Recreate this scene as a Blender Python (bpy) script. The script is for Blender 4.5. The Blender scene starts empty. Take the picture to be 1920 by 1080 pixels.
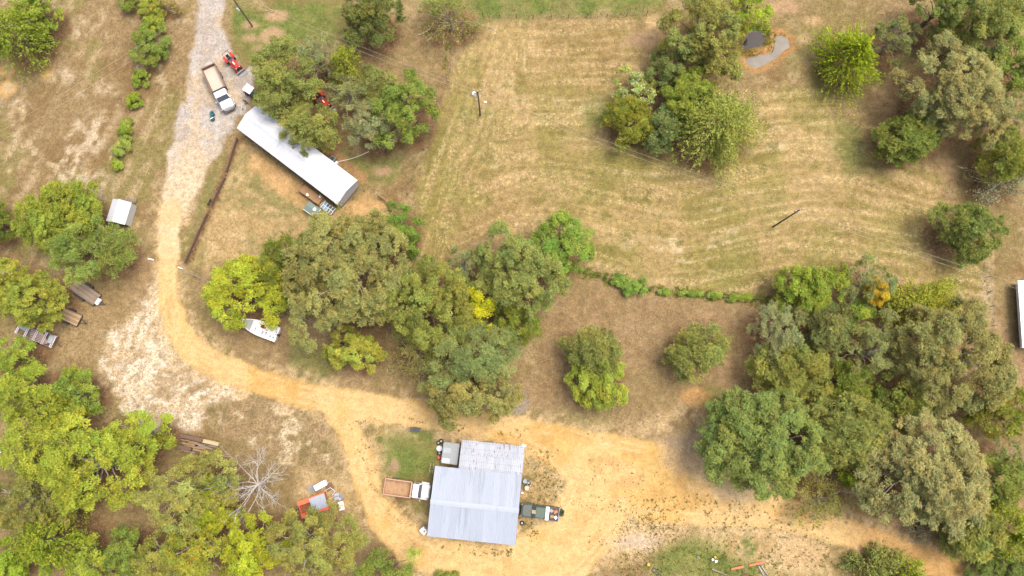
import bpy, math, random
import numpy as np
from mathutils import Vector, Matrix

# ------------------------------------------------------------------ camera, sky, sun, exposure
SC = bpy.context.scene
COL = SC.collection
CAM_H, FPX, TILT = 100.0, 1280.0, math.atan(200.0 / 1280.0)

cd = bpy.data.cameras.new('camera')
cam = bpy.data.objects.new('camera', cd)
COL.objects.link(cam)
cam.location = (0, 0, CAM_H)
cam.rotation_euler = (TILT, 0, 0)
cd.sensor_width = 36.0
cd.lens = 36.0 * FPX / 1920.0
cd.clip_start = 0.5
cd.clip_end = 3000
SC.camera = cam

SUN_EL, SUN_AZ = math.radians(68), math.radians(24)      # azimuth counter-clockwise from +X
world = bpy.data.worlds.new('World')
SC.world = world
world.use_nodes = True
wn = world.node_tree.nodes
sky = wn.new('ShaderNodeTexSky')
sky.sky_type = 'NISHITA'
sky.sun_disc = False
sky.sun_elevation = SUN_EL
sky.sun_rotation = math.pi / 2 - SUN_AZ
sky.air_density = 1.0
sky.dust_density = 9.0
sky.ozone_density = 0.3
world.node_tree.links.new(sky.outputs[0], wn['Background'].inputs[0])
wn['Background'].inputs[1].default_value = 0.15

sd = bpy.data.lights.new('sun', 'SUN')
sun = bpy.data.objects.new('sun', sd)
COL.objects.link(sun)
sd.energy = 1.0
sd.angle = math.radians(30)
sd.color = (1.0, 0.955, 0.88)
_d = Vector((math.cos(SUN_EL) * math.cos(SUN_AZ), math.cos(SUN_EL) * math.sin(SUN_AZ), math.sin(SUN_EL)))
sun.rotation_euler = _d.to_track_quat('Z', 'Y').to_euler()
sun.location = (60, 30, 120)

vs = SC.view_settings
vs.view_transform = 'Standard'
vs.look = 'None'
vs.gamma = 1.0
vs.exposure = 1.10
vs.use_curve_mapping = False
try:
    SC.cycles.max_bounces = 5
    SC.cycles.diffuse_bounces = 3
    SC.cycles.glossy_bounces = 2
    SC.cycles.transmission_bounces = 3
    SC.cycles.transparent_max_bounces = 4
    SC.cycles.caustics_reflective = False
    SC.cycles.caustics_refractive = False
    SC.cycles.use_denoising = True
except Exception:
    pass

K = 0.44        # share of the displayed brightness that is the surface's own albedo
_ct, _st = math.cos(TILT), math.sin(TILT)


def G(u, v, z=0.0):
    """point at height z above the ground seen at photo pixel (u, v)"""
    x, y = (u - 960) / FPX, -(v - 540) / FPX
    yy, zz = y * _ct + _st, y * _st - _ct
    t = (CAM_H - z) / (-zz)
    return Vector((x * t, yy * t, z))


def lin1(c):
    c = c / 255.0
    return c / 12.92 if c <= 0.04045 else ((c + 0.055) / 1.055) ** 2.4


def lin(r, g, b, k=None):
    k = K if k is None else k
    return (lin1(r) * k, lin1(g) * k, lin1(b) * k)


# ------------------------------------------------------------------ tags
def tag(o, label=None, cat=None, group=None, kind=None):
    if label: o['label'] = label
    if cat: o['category'] = cat
    if group: o['group'] = group
    if kind: o['kind'] = kind
    return o


def empty(name, loc, rz=0.0, label=None, cat=None, group=None):
    o = bpy.data.objects.new(name, None)
    o.empty_display_size = 0.3
    COL.objects.link(o)
    o.location = loc
    o.rotation_euler = (0, 0, rz)
    return tag(o, label, cat, group)


# ------------------------------------------------------------------ materials
MATS = {}


def nodes_of(m):
    m.use_nodes = True
    return m.node_tree, m.node_tree.nodes, m.node_tree.links


def mat(name, col, rough=0.6, metal=0.0, var=0.12, scale=2.5, bump=0.0, bscale=20.0, dirt=None, dirt_amt=0.0, dirt_scale=1.2,
        stretch=(1, 1, 1), spec=0.4, objrand=0.0):
    if name in MATS: return MATS[name]
    m = bpy.data.materials.new(name)
    nt, N, L = nodes_of(m)
    p = N['Principled BSDF']
    p.inputs['Roughness'].default_value = rough
    p.inputs['Metallic'].default_value = metal
    p.inputs['Specular IOR Level'].default_value = spec
    tc = N.new('ShaderNodeTexCoord')
    mp = N.new('ShaderNodeMapping')
    mp.inputs['Scale'].default_value = stretch
    if objrand > 0:
        o0 = N.new('ShaderNodeObjectInfo'); va = N.new('ShaderNodeVectorMath'); va.operation = 'ADD'
        mu0 = N.new('ShaderNodeMath'); mu0.operation = 'MULTIPLY'; mu0.inputs[1].default_value = 60.0
        L.new(o0.outputs['Random'], mu0.inputs[0]); L.new(tc.outputs['Object'], va.inputs[0]); L.new(mu0.outputs[0], va.inputs[1])
        L.new(va.outputs[0], mp.inputs['Vector'])
    else:
        L.new(tc.outputs['Object'], mp.inputs['Vector'])
    nz = N.new('ShaderNodeTexNoise')
    nz.inputs['Scale'].default_value = scale
    nz.inputs['Detail'].default_value = 6
    nz.inputs['Roughness'].default_value = 0.65
    L.new(mp.outputs[0], nz.inputs['Vector'])
    mr = N.new('ShaderNodeMapRange')
    mr.inputs[1].default_value = 0.3; mr.inputs[2].default_value = 0.7
    mr.inputs[3].default_value = 1 - var; mr.inputs[4].default_value = 1 + var
    L.new(nz.outputs[0], mr.inputs[0])
    mx = N.new('ShaderNodeMix'); mx.data_type = 'RGBA'; mx.blend_type = 'MULTIPLY'
    mx.inputs[0].default_value = 1.0
    mx.inputs[6].default_value = (*col, 1)
    L.new(mr.outputs[0], mx.inputs[7])
    out = mx.outputs[2]
    if dirt is not None:
        n2 = N.new('ShaderNodeTexNoise')
        n2.inputs['Scale'].default_value = dirt_scale
        n2.inputs['Detail'].default_value = 8
        n2.inputs['Roughness'].default_value = 0.7
        L.new(mp.outputs[0], n2.inputs['Vector'])
        r2 = N.new('ShaderNodeMapRange')
        th = 0.72 - 0.4 * dirt_amt
        r2.inputs[1].default_value = th; r2.inputs[2].default_value = th + 0.1
        L.new(n2.outputs[0], r2.inputs[0])
        m2 = N.new('ShaderNodeMix'); m2.data_type = 'RGBA'
        L.new(r2.outputs[0], m2.inputs[0])
        L.new(out, m2.inputs[6])
        m2.inputs[7].default_value = (*dirt, 1)
        out = m2.outputs[2]
    if objrand > 0:
        oi = N.new('ShaderNodeObjectInfo')
        ro = N.new('ShaderNodeMapRange')
        ro.inputs[3].default_value = 1 - objrand; ro.inputs[4].default_value = 1 + objrand
        L.new(oi.outputs['Random'], ro.inputs[0])
        m3 = N.new('ShaderNodeMix'); m3.data_type = 'RGBA'; m3.blend_type = 'MULTIPLY'
        m3.inputs[0].default_value = 1.0
        L.new(out, m3.inputs[6]); L.new(ro.outputs[0], m3.inputs[7])
        out = m3.outputs[2]
    L.new(out, p.inputs['Base Color'])
    if bump > 0:
        n3 = N.new('ShaderNodeTexNoise'); n3.inputs['Scale'].default_value = bscale
        n3.inputs['Detail'].default_value = 4
        L.new(mp.outputs[0], n3.inputs['Vector'])
        b = N.new('ShaderNodeBump'); b.inputs['Strength'].default_value = bump
        b.inputs['Distance'].default_value = 0.03
        L.new(n3.outputs[0], b.inputs['Height'])
        L.new(b.outputs[0], p.inputs['Normal'])
    MATS[name] = m
    return m


def attr_mat(name, rough=0.8, translucent=0.0, attr='Col', spec=0.2):
    if name in MATS: return MATS[name]
    m = bpy.data.materials.new(name)
    nt, N, L = nodes_of(m)
    p = N['Principled BSDF']
    p.inputs['Roughness'].default_value = rough
    p.inputs['Specular IOR Level'].default_value = spec
    a = N.new('ShaderNodeAttribute'); a.attribute_name = attr
    L.new(a.outputs['Color'], p.inputs['Base Color'])
    if translucent > 0:
        t = N.new('ShaderNodeBsdfTranslucent')
        L.new(a.outputs['Color'], t.inputs['Color'])
        ms = N.new('ShaderNodeMixShader'); ms.inputs[0].default_value = translucent
        L.new(p.outputs[0], ms.inputs[1]); L.new(t.outputs[0], ms.inputs[2])
        L.new(ms.outputs[0], N['Material Output'].inputs['Surface'])
    MATS[name] = m
    return m


# ------------------------------------------------------------------ mesh builder
class MB:
    def __init__(s):
        s.v, s.f = [], []

    def add(s, vs, fs):
        o = len(s.v)
        s.v.extend([tuple(p) for p in vs])
        s.f.extend([tuple(i + o for i in f) for f in fs])
        return s

    def box(s, c, d, rz=0.0, ry=0.0, rx=0.0, taper=1.0, bev=0.0):
        """box centred at c with full sizes d; taper shrinks the top; bev chamfers the vertical edges and the top rim"""
        hx, hy, hz = d[0] / 2, d[1] / 2, d[2] / 2
        M = Matrix.Rotation(rz, 3, 'Z') @ Matrix.Rotation(ry, 3, 'Y') @ Matrix.Rotation(rx, 3, 'X')
        C = Vector(c)
        if bev <= 0:
            P = []
            for z, t in ((-hz, 1.0), (hz, taper)):
                for x, y in ((-hx, -hy), (hx, -hy), (hx, hy), (-hx, hy)):
                    P.append(C + M @ Vector((x * t, y * t, z)))
            return s.add(P, [(3, 2, 1, 0), (4, 5, 6, 7), (0, 1, 5, 4), (1, 2, 6, 5), (2, 3, 7, 6), (3, 0, 4, 7)])
        b = min(bev, hx * .9, hy * .9, hz * .9)
        P = []

        def ring(z, ins, t):
            X, Y = hx * t - ins, hy * t - ins
            for x, y in ((-X + b, -Y), (X - b, -Y), (X, -Y + b), (X, Y - b), (X - b, Y), (-X + b, Y), (-X, Y - b), (-X, -Y + b)):
                P.append(C + M @ Vector((x, y, z)))
        ring(-hz, 0, 1.0); ring(hz - b, 0, taper); ring(hz, b * .8, taper)
        F = [tuple(range(7, -1, -1)), tuple(range(16, 24))]
        for k in (0, 8):
            for i in range(8):
                j = (i + 1) % 8
                F.append((k + i, k + j, k + 8 + j, k + 8 + i))
        return s.add(P, F)

    def cyl(s, p0, p1, r0, r1=None, n=10, cap=True):
        r1 = r0 if r1 is None else r1
        p0, p1 = Vector(p0), Vector(p1)
        d = (p1 - p0)
        if d.length < 1e-6: return s
        d.normalize()
        a = d.orthogonal().normalized(); b = d.cross(a)
        P = []
        for p, r in ((p0, r0), (p1, r1)):
            for i in range(n):
                t = 2 * math.pi * i / n
                P.append(p + a * (math.cos(t) * r) + b * (math.sin(t) * r))
        F = [(i, (i + 1) % n, n + (i + 1) % n, n + i) for i in range(n)]
        if cap:
            F += [tuple(range(n - 1, -1, -1)), tuple(range(n, 2 * n))]
        return s.add(P, F)

    def tube(s, pts, radii, n=5):
        pts = [Vector(p) for p in pts]
        P, F = [], []
        m = len(pts)
        a = None
        for k, p in enumerate(pts):
            d = (pts[min(k + 1, m - 1)] - pts[max(k - 1, 0)])
            if d.length < 1e-6: d = Vector((0, 0, 1))
            d.normalize()
            if a is None: a = d.orthogonal().normalized()
            else:
                a = a - d * a.dot(d)
                a = a.normalized() if a.length > 1e-5 else d.orthogonal().normalized()
            b = d.cross(a)
            r = radii[k] if not isinstance(radii, (int, float)) else radii
            for i in range(n):
                t = 2 * math.pi * i / n
                P.append(p + a * (math.cos(t) * r) + b * (math.sin(t) * r))
        for k in range(m - 1):
            for i in range(n):
                j = (i + 1) % n
                F.append((k * n + i, k * n + j, (k + 1) * n + j, (k + 1) * n + i))
        F.append(tuple(range(n - 1, -1, -1))); F.append(tuple(range((m - 1) * n, m * n)))
        return s.add(P, F)

    def prism(s, poly, z0, z1):
        n = len(poly)
        P = [(x, y, z0) for x, y in poly] + [(x, y, z1) for x, y in poly]
        F = [tuple(range(n - 1, -1, -1)), tuple(range(n, 2 * n))]
        F += [(i, (i + 1) % n, n + (i + 1) % n, n + i) for i in range(n)]
        return s.add(P, F)

    def profile_x(s, prof, x0, x1, y_scale=1.0):
        """closed outline in (y, z) swept along x"""
        n = len(prof)
        P = [(x0, y, z) for y, z in prof] + [(x1, y, z) for y, z in prof]
        F = [tuple(range(n)), tuple(range(2 * n - 1, n - 1, -1))]
        F += [(i, n + i, n + (i + 1) % n, (i + 1) % n) for i in range(n)]
        return s.add(P, F)

    def profile_y(s, prof, y0, y1):
        """closed outline in (x, z) swept along y"""
        n = len(prof)
        P = [(x, y0, z) for x, z in prof] + [(x, y1, z) for x, z in prof]
        F = [tuple(range(n - 1, -1, -1)), tuple(range(n, 2 * n))]
        F += [(i, (i + 1) % n, n + (i + 1) % n, n + i) for i in range(n)]
        return s.add(P, F)

    def loft(s, rings, cap=True):
        n = len(rings[0])
        P = [p for r in rings for p in r]
        F = []
        for k in range(len(rings) - 1):
            for i in range(n):
                j = (i + 1) % n
                F.append((k * n + i, k * n + j, (k + 1) * n + j, (k + 1) * n + i))
        if cap:
            F.append(tuple(range(n - 1, -1, -1)))
            F.append(tuple(range((len(rings) - 1) * n, len(rings) * n)))
        return s.add(P, F)

    def torus(s, c, R, r, axis='Z', n=16, m=8):
        P, F = [], []
        C = Vector(c)
        for i in range(n):
            t = 2 * math.pi * i / n
            for j in range(m):
                q = 2 * math.pi * j / m
                x, y, z = (R + r * math.cos(q)) * math.cos(t), (R + r * math.cos(q)) * math.sin(t), r * math.sin(q)
                if axis == 'Y': x, y, z = x, z, y
                if axis == 'X': x, y, z = z, x, y
                P.append(C + Vector((x, y, z)))
        for i in range(n):
            for j in range(m):
                a, b = i, (i + 1) % n
                F.append((a * m + j, b * m + j, b * m + (j + 1) % m, a * m + (j + 1) % m))
        return s.add(P, F)

    def mesh(s, name, m=None, smooth=False):
        me = bpy.data.meshes.new(name)
        me.from_pydata(s.v, [], s.f)
        me.validate()
        if smooth:
            me.polygons.foreach_set('use_smooth', [True] * len(me.polygons))
        if m: me.materials.append(m)
        # consistent outward normals
        import bmesh
        bm = bmesh.new(); bm.from_mesh(me)
        bmesh.ops.recalc_face_normals(bm, faces=bm.faces)
        bm.to_mesh(me); bm.free()
        me.update()
        return me

    def build(s, name, m, parent=None, smooth=False, loc=None, rot=None):
        o = bpy.data.objects.new(name, s.mesh(name, m, smooth))
        COL.objects.link(o)
        if parent: o.parent = parent
        if loc is not None: o.location = loc
        if rot is not None: o.rotation_euler = rot
        return o


def inst(me, name, parent=None, loc=(0, 0, 0), rot=(0, 0, 0), scale=None):
    o = bpy.data.objects.new(name, me)
    COL.objects.link(o)
    if parent: o.parent = parent
    o.location = loc
    o.rotation_euler = rot
    if scale: o.scale = scale
    return o


def np_mesh(name, verts, faces, material, cols=None, smooth=False):
    """fast mesh from numpy arrays: faces is (n,3) or (n,4)"""
    verts = np.ascontiguousarray(verts, dtype=np.float32)
    faces = np.ascontiguousarray(faces, dtype=np.int32)
    k = faces.shape[1]
    me = bpy.data.meshes.new(name)
    me.vertices.add(len(verts))
    me.vertices.foreach_set('co', verts.ravel())
    me.loops.add(faces.size)
    me.loops.foreach_set('vertex_index', faces.ravel())
    me.polygons.add(len(faces))
    me.polygons.foreach_set('loop_start', np.arange(0, faces.size, k, dtype=np.int32))
    me.polygons.foreach_set('loop_total', np.full(len(faces), k, dtype=np.int32))
    if smooth:
        me.polygons.foreach_set('use_smooth', np.ones(len(faces), dtype=bool))
    me.update(calc_edges=True)
    if cols is not None:
        for an, arr in cols.items():
            if arr.ndim == 2:
                a = me.color_attributes.new(an, 'FLOAT_COLOR', 'POINT')
                c = np.ones((len(verts), 4), dtype=np.float32); c[:, :3] = arr
                a.data.foreach_set('color', c.ravel())
            else:
                a = me.attributes.new(an, 'FLOAT', 'POINT')
                a.data.foreach_set('value', np.ascontiguousarray(arr, dtype=np.float32))
    me.materials.append(material)
    return me


def mesh_obj(name, me, parent=None, loc=None):
    o = bpy.data.objects.new(name, me)
    COL.objects.link(o)
    if parent: o.parent = parent
    if loc is not None: o.location = loc
    return o

# ------------------------------------------------------------------ the trees: kind, photo position and radii of the crown, height, leaf colour, label
TREES = [
 # top edge and upper left
 ('feather', 18, 62, 58, 52, 9.0, (135, 150, 40), 'leafy green tree standing left of the orange bare patch'),
 ('leafy', 62, 18, 38, 40, 7.5, (128, 145, 42), 'smaller green tree in the upper corner behind the leafy green tree'),
 ('shrub', 246, 2, 24, 18, 2.6, (118, 128, 48), 'dark green shrub at the top edge, first of the brushy row'),
 ('shrub', 287, 18, 24, 26, 3.0, (150, 150, 48), 'yellow-green weedy shrub near the top of the brushy row'),
 ('wispy', 312, 14, 24, 20, 2.4, (150, 128, 70), 'dry brown bush beside the yellow-green weedy shrub'),
 ('shrub', 284, 47, 17, 16, 2.4, (138, 150, 44), 'bright leafy shrub directly above the biggest bush of the row'),
 ('shrub', 280, 82, 31, 37, 4.2, (118, 132, 50), 'biggest round green bush of the row, under the power wires'),
 ('shrub', 264, 146, 15, 15, 2.0, (122, 140, 42), 'round green bush just below the biggest bush of the row'),
 ('shrub', 251, 188, 14, 14, 1.9, (132, 150, 40), 'bright green bush level with the cab of the dump truck'),
 ('shrub', 242, 229, 7, 7, 0.9, (140, 142, 60), 'tiny green plant between two bushes of the row'),
 ('shrub', 234, 246, 13, 17, 1.7, (130, 145, 45), 'upright green bush above the pale wide bush of the row'),
 ('shrub', 225, 277, 18, 15, 1.7, (142, 150, 62), 'pale green wide low bush, second from the end of the row'),
 ('shrub', 219, 309, 10, 10, 1.2, (140, 152, 46), 'small round bush at the lower end of the row'),
 ('juniper', 690, 22, 56, 52, 10.5, (118, 122, 62), 'dark grey-green cedar at the top edge above the brown scrub'),
 ('wispy', 842, 28, 62, 44, 7.0, (140, 140, 68), 'thin feathery olive tree at the corner of the mown field'),
 # the clump behind the long white house
 ('broad', 532, 144, 59, 62, 10.0, (128, 132, 62), 'large olive tree shading the upper end of the long white roof'),
 ('silver', 596, 105, 33, 34, 9.0, (150, 150, 104), 'pale silvery tree at the top of the clump behind the house'),
 ('feather', 651, 126, 36, 36, 8.0, (142, 146, 40), 'yellow-green feathery tree in the clump behind the house'),
 ('juniper', 579, 236, 50, 45, 8.5, (152, 152, 76), 'round yellow-olive cedar overhanging the long white roof'),
 ('silver', 652, 178, 36, 40, 9.0, (146, 146, 92), 'silvery olive tree beside the half hidden red tractor'),
 ('juniper', 704, 158, 32, 32, 7.5, (132, 140, 70), 'small olive cedar between the silvery tree and the dark round tree'),
 ('silver', 698, 240, 47, 49, 8.0, (154, 152, 108), 'grey-leaved tree at the lower edge of the clump behind the house'),
 ('broad', 757, 208, 58, 62, 10.0, (112, 126, 46), 'dark green round tree at the fence corner of the mown field'),
 # the clump in the field and the pond
 ('broad', 1320, 60, 70, 72, 11.0, (134, 130, 62), 'big olive-brown tree standing left of the ponds'),
 ('broad', 1402, 14, 40, 46, 8.0, (140, 158, 34), 'vivid lime green tree at the top edge overhanging the dark pond'),
 ('broad', 1250, 132, 39, 37, 6.5, (106, 116, 58), 'dark round bushy tree at the top of the field clump'),
 ('broad', 1190, 163, 38, 38, 5.5, (158, 166, 82), 'pale lime tree dotted with white blossom in the field clump'),
 ('juniper', 1178, 224, 42, 44, 6.5, (140, 136, 42), 'mustard-green cedar at the lower end of the field clump'),
 ('juniper', 1241, 242, 38, 40, 6.0, (124, 138, 80), 'grey-green cedar at the middle bottom of the field clump'),
 ('leafy', 1298, 182, 48, 50, 7.5, (128, 140, 44), 'green feathery tree in the middle of the field clump'),
 ('feather', 1345, 236, 76, 72, 9.0, (152, 156, 66), 'pale wispy willow-like tree filling the broad end of the field clump'),
 # upper right woods
 ('cedar', 1600, 104, 53, 60, 8.0, (150, 166, 22), 'vivid lime spiky cedar standing right of the ponds'),
 ('silver', 1680, 72, 40, 42, 7.0, (142, 142, 84), 'grey-olive tree touching the vivid lime cedar'),
 ('broad', 1762, 18, 56, 44, 9.5, (106, 116, 52), 'dark green tree at the top edge, left of the tall olive tree'),
 ('broad', 1842, 42, 64, 64, 12.0, (126, 130, 58), 'tall olive green tree above the big greyish oak of the upper woods'),
 ('leafy', 1906, 18, 36, 40, 9.0, (134, 142, 46), 'yellow-green tree in the upper corner of the woods'),
 ('broad', 1900, 122, 44, 52, 8.0, (104, 124, 42), 'deep green tree at the edge between the corner tree and the greyish oak'),
 ('silver', 1858, 112, 28, 26, 6.5, (130, 146, 104), 'small bluish-green tree tucked behind the greyish oak'),
 ('oak', 1792, 172, 90, 88, 12.5, (154, 142, 88), 'big greyish-tan oak dominating the upper right woods'),
 ('juniper', 1706, 254, 58, 50, 7.5, (138, 146, 62), 'spreading green cedar at the field edge below the greyish oak'),
 ('silver', 1878, 216, 50, 48, 8.5, (138, 138, 82), 'dull olive tree at the edge beside the greyish oak'),
 ('juniper', 1888, 290, 46, 46, 7.5, (136, 140, 50), 'yellowish cedar at the edge above the bare grey bush'),
 ('wispy', 1884, 346, 54, 34, 4.5, (152, 146, 118), 'bare greyish-brown bush above the lone round cedar'),
 ('juniper', 1820, 430, 62, 54, 7.5, (134, 142, 66), 'lone round cedar standing near the corner of the field'),
 # left side
 ('juniper', -22, 412, 32, 46, 7.0, (112, 128, 44), 'dark green tree just reaching into the frame beside the white shed grove'),
 ('leafy', 110, 404, 72, 58, 9.0, (132, 140, 42), 'green feathery tree beside the white shed'),
 ('pine', 166, 464, 74, 56, 9.0, (142, 158, 70), 'puffy bright green pine between the white shed and the long flatbed trailer'),
 ('leafy', 16, 528, 42, 44, 8.0, (146, 144, 44), 'yellowish tree at the edge above the slatted steel trailer'),
 ('leafy', 58, 562, 54, 50, 8.5, (142, 146, 50), 'yellow-green tree with grey twigs beside the two plank trailers'),
 ('broad', 30, 670, 44, 34, 6.0, (132, 150, 44), 'bright leafy tree just below the slatted steel trailer'),
 # the belt through the middle
 ('broad', 462, 546, 68, 64, 7.5, (164, 170, 40), 'yellow-green leafy tree half covering the white boat'),
 ('juniper', 530, 492, 42, 50, 8.5, (112, 120, 40), 'dark green cedar between the yellow-green tree and the giant oak'),
 ('wispy', 664, 424, 66, 36, 8.0, (146, 140, 76), 'thin dry olive tree reaching towards the end of the white house'),
 ('oak', 648, 512, 112, 110, 13.5, (146, 138, 78), 'giant brownish-olive oak in the middle tree belt'),
 ('broad', 746, 434, 46, 48, 7.5, (94, 122, 40), 'dark green leafy tree at the field edge behind the giant oak'),
 ('broad', 804, 572, 84, 82, 12.0, (124, 126, 52), 'large dull green tree between the giant oak and the golden tree'),
 ('silver', 872, 496, 33, 32, 8.0, (142, 146, 96), 'small silvery tree squeezed between two big crowns above the golden tree'),
 ('broad', 972, 512, 80, 80, 12.0, (126, 132, 66), 'large dense olive tree right of the golden tree'),
 ('broad', 1054, 462, 58, 58, 8.5, (116, 142, 48), 'bright green leafy tree at the field end of the middle belt'),
 ('broad', 899, 580, 31, 46, 9.5, (186, 180, 16), 'golden yellow tree in the middle belt'),
 ('juniper', 964, 604, 44, 44, 8.0, (124, 134, 42), 'olive cedar below the large dense olive tree'),
 ('pine', 884, 662, 80, 62, 11.0, (140, 150, 88), 'grey-green pine with puffy tufts above the brown straggly tree'),
 ('leafy', 660, 658, 52, 42, 6.0, (152, 150, 52), 'small yellow-green tree beside the dirt road under the giant oak'),
 ('wispy', 782, 666, 58, 44, 6.5, (140, 128, 74), 'straggly olive tree with dead grey branches'),
 ('broad', 880, 736, 88, 66, 9.0, (136, 126, 70), 'brown straggly tree reaching over the dirt road above the workshop'),
 # lone trees below the hedge
 ('juniper', 1114, 656, 52, 46, 7.5, (142, 144, 74), 'greyish-olive cedar, upper half of the pair beside the hedge meadow'),
 ('leafy', 1126, 714, 54, 50, 7.0, (146, 156, 50), 'bright lime cedar, lower half of the pair beside the hedge meadow'),
 ('juniper', 1313, 656, 54, 50, 7.0, (150, 152, 76), 'lone pale lime cedar above the orange bare spot'),
 ('shrub', 1188, 537, 23, 16, 1.8, (112, 142, 54), 'largest green shrub growing in the hedge line'),
 ('shrub', 1160, 525, 15, 11, 1.6, (110, 140, 54), 'small green shrub at the upper end of the hedge line'),
 ('shrub', 1246, 547, 13, 6, .8, (122, 142, 52), 'low green shrub in the hedge line, next right of the largest'),
 ('shrub', 1294, 551, 21, 5, .8, (122, 146, 50), 'low wide shrub at the middle of the hedge line'),
 ('shrub', 1340, 554, 12, 6, .9, (120, 142, 50), 'low shrub in the hedge line, third from its lower end'),
 ('shrub', 1388, 558, 22, 7, 1.0, (130, 148, 46), 'brighter green low shrub near the lower end of the hedge line'),
 # right woods
 ('leafy', 1520, 542, 64, 42, 7.5, (128, 144, 40), 'bushy green tree at the upper left of the right-hand woods'),
 ('silver', 1626, 530, 47, 48, 8.0, (142, 146, 86), 'pale green tree carrying an orange patch of leaves'),
 ('shrub', 1632, 550, 19, 24, 8.6, (184, 138, 20), 'orange autumn foliage beside the pale green tree'),
 ('feather', 1722, 572, 78, 46, 5.5, (154, 154, 44), 'thin yellow-green spreading tree at the field edge of the woods'),
 ('silver', 1462, 616, 60, 46, 8.0, (160, 160, 110), 'silvery-leaved tree at the left edge of the right-hand woods'),
 ('juniper', 1546, 612, 52, 50, 8.5, (124, 126, 72), 'dusky cedar right of the silvery-leaved tree'),
 ('broad', 1608, 602, 25, 34, 6.5, (118, 138, 36), 'small deep green tree below the orange autumn foliage'),
 ('juniper', 1490, 692, 72, 48, 8.0, (154, 152, 70), 'broad lime-olive cedar below the silvery-leaved tree'),
 ('silver', 1630, 656, 54, 56, 9.0, (152, 150, 90), 'silver-olive tree left of the brown giant of the woods'),
 ('juniper', 1588, 716, 48, 42, 7.5, (124, 134, 46), 'green cedar between the lime-olive cedar and the silver-olive tree'),
 ('oak', 1786, 672, 106, 98, 12.5, (140, 130, 74), 'brown giant tree with thinning leaves in the right-hand woods'),
 ('broad', 1436, 830, 112, 92, 11.0, (120, 134, 64), 'large deep green tree beside the wide dirt yard'),
 ('juniper', 1590, 806, 70, 70, 9.5, (152, 152, 76), 'pale feathery cedar between the deep green tree and the grey oak'),
 ('broad', 1612, 878, 36, 34, 6.0, (128, 142, 30), 'bright green sapling at the foot of the pale feathery cedar'),
 ('juniper', 1690, 756, 50, 50, 8.5, (130, 138, 58), 'green cedar above the grey oak of the right-hand woods'),
 ('oak', 1742, 886, 112, 104, 13.0, (158, 146, 94), 'huge grey-olive oak at the lower right beside the dirt track'),
 ('juniper', 1868, 900, 46, 52, 8.0, (142, 152, 66), 'light green cedar at the right flank of the huge grey oak'),
 ('silver', 1898, 872, 40, 48, 8.0, (134, 138, 84), 'grey-green tree at the edge right of the huge grey oak'),
 ('juniper', 1882, 772, 58, 44, 7.5, (140, 140, 46), 'mustard-green cedar at the edge above the shaded clearing'),
 ('juniper', 1822, 992, 62, 56, 8.5, (156, 156, 74), 'pale yellow-green cedar below the huge grey oak'),
 ('feather', 1902, 1002, 46, 58, 7.5, (138, 152, 34), 'lime tree at the edge right of the pale yellow-green cedar'),
 ('wispy', 1540, 940, 60, 48, 5.0, (140, 130, 64), 'thin dry tree overhanging the bend of the dirt track'),
 ('feather', 1640, 1064, 56, 36, 2.6, (130, 134, 66), 'low green thicket in the fork below the dirt track'),
 ('feather', 1706, 1074, 32, 26, 3.0, (140, 152, 38), 'lime bush at the bottom edge beside the low green thicket'),
 ('shrub', 1872, 1062, 54, 34, 3.5, (92, 106, 46), 'dark low undergrowth bush in the lower right corner'),
 ('wispy', 1730, 996, 28, 24, 2.5, (146, 130, 110), 'dead grey brush at the foot of the huge grey oak'),
 # lower left woods
 ('broad', 56, 742, 78, 52, 10.0, (142, 152, 42), 'lime leafy tree at the edge below the trailers'),
 ('broad', 142, 742, 44, 42, 8.0, (112, 132, 44), 'dark green leafy tree beside the pale sand'),
 ('lime', 74, 836, 76, 62, 10.5, (154, 160, 46), 'lime tree at the edge above the shaded left clearing'),
 ('lime', 176, 868, 96, 88, 12.5, (152, 158, 44), 'great lime-yellow tree, broadest of the lower left woods'),
 ('lime', 262, 812, 60, 46, 9.0, (148, 160, 44), 'lime tree touching the stacked lumber'),
 ('oak', 350, 922, 82, 70, 11.0, (144, 138, 66), 'olive oak between the lumber and the leafless tree'),
 ('leafy', 398, 956, 44, 56, 8.0, (146, 150, 22), 'acid green tree at the right flank of the olive oak'),
 ('oak', 62, 940, 82, 60, 10.0, (120, 114, 52), 'dark brownish-olive tree at the left edge below the clearing'),
 ('feather', 96, 1014, 72, 56, 9.0, (132, 146, 34), 'green feathery tree in the lower left corner'),
 ('leafy', 22, 1056, 50, 40, 8.0, (128, 148, 32), 'small green tree filling the very corner at the lower left'),
 ('lime', 178, 1058, 54, 46, 8.5, (144, 154, 46), 'yellow-green tree at the bottom edge below the brown clearing'),
 ('broad', 232, 1040, 46, 46, 8.0, (110, 126, 46), 'dark green tree at the bottom edge below the brown clearing'),
 ('oak', 300, 1050, 54, 44, 8.0, (138, 136, 56), 'olive tree at the bottom edge below the olive oak'),
 ('lime', 372, 1030, 62, 56, 9.0, (146, 148, 44), 'mottled green tree with a reddish tinge below the acid green tree'),
 ('lime', 474, 1030, 60, 62, 9.0, (156, 160, 30), 'bright yellow-green tree at the bottom edge below the leafless tree'),
 ('oak', 588, 1022, 84, 70, 10.0, (142, 134, 62), 'olive oak covering one end of the orange wagon'),
 ('pine', 726, 1070, 56, 42, 8.5, (136, 156, 62), 'bright green pine at the bottom edge beside the yellow road'),
 ('shrub', 836, 1082, 22, 12, 1.2, (128, 134, 50), 'low weeds bush at the bottom edge below the workshop'),
]

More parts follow.
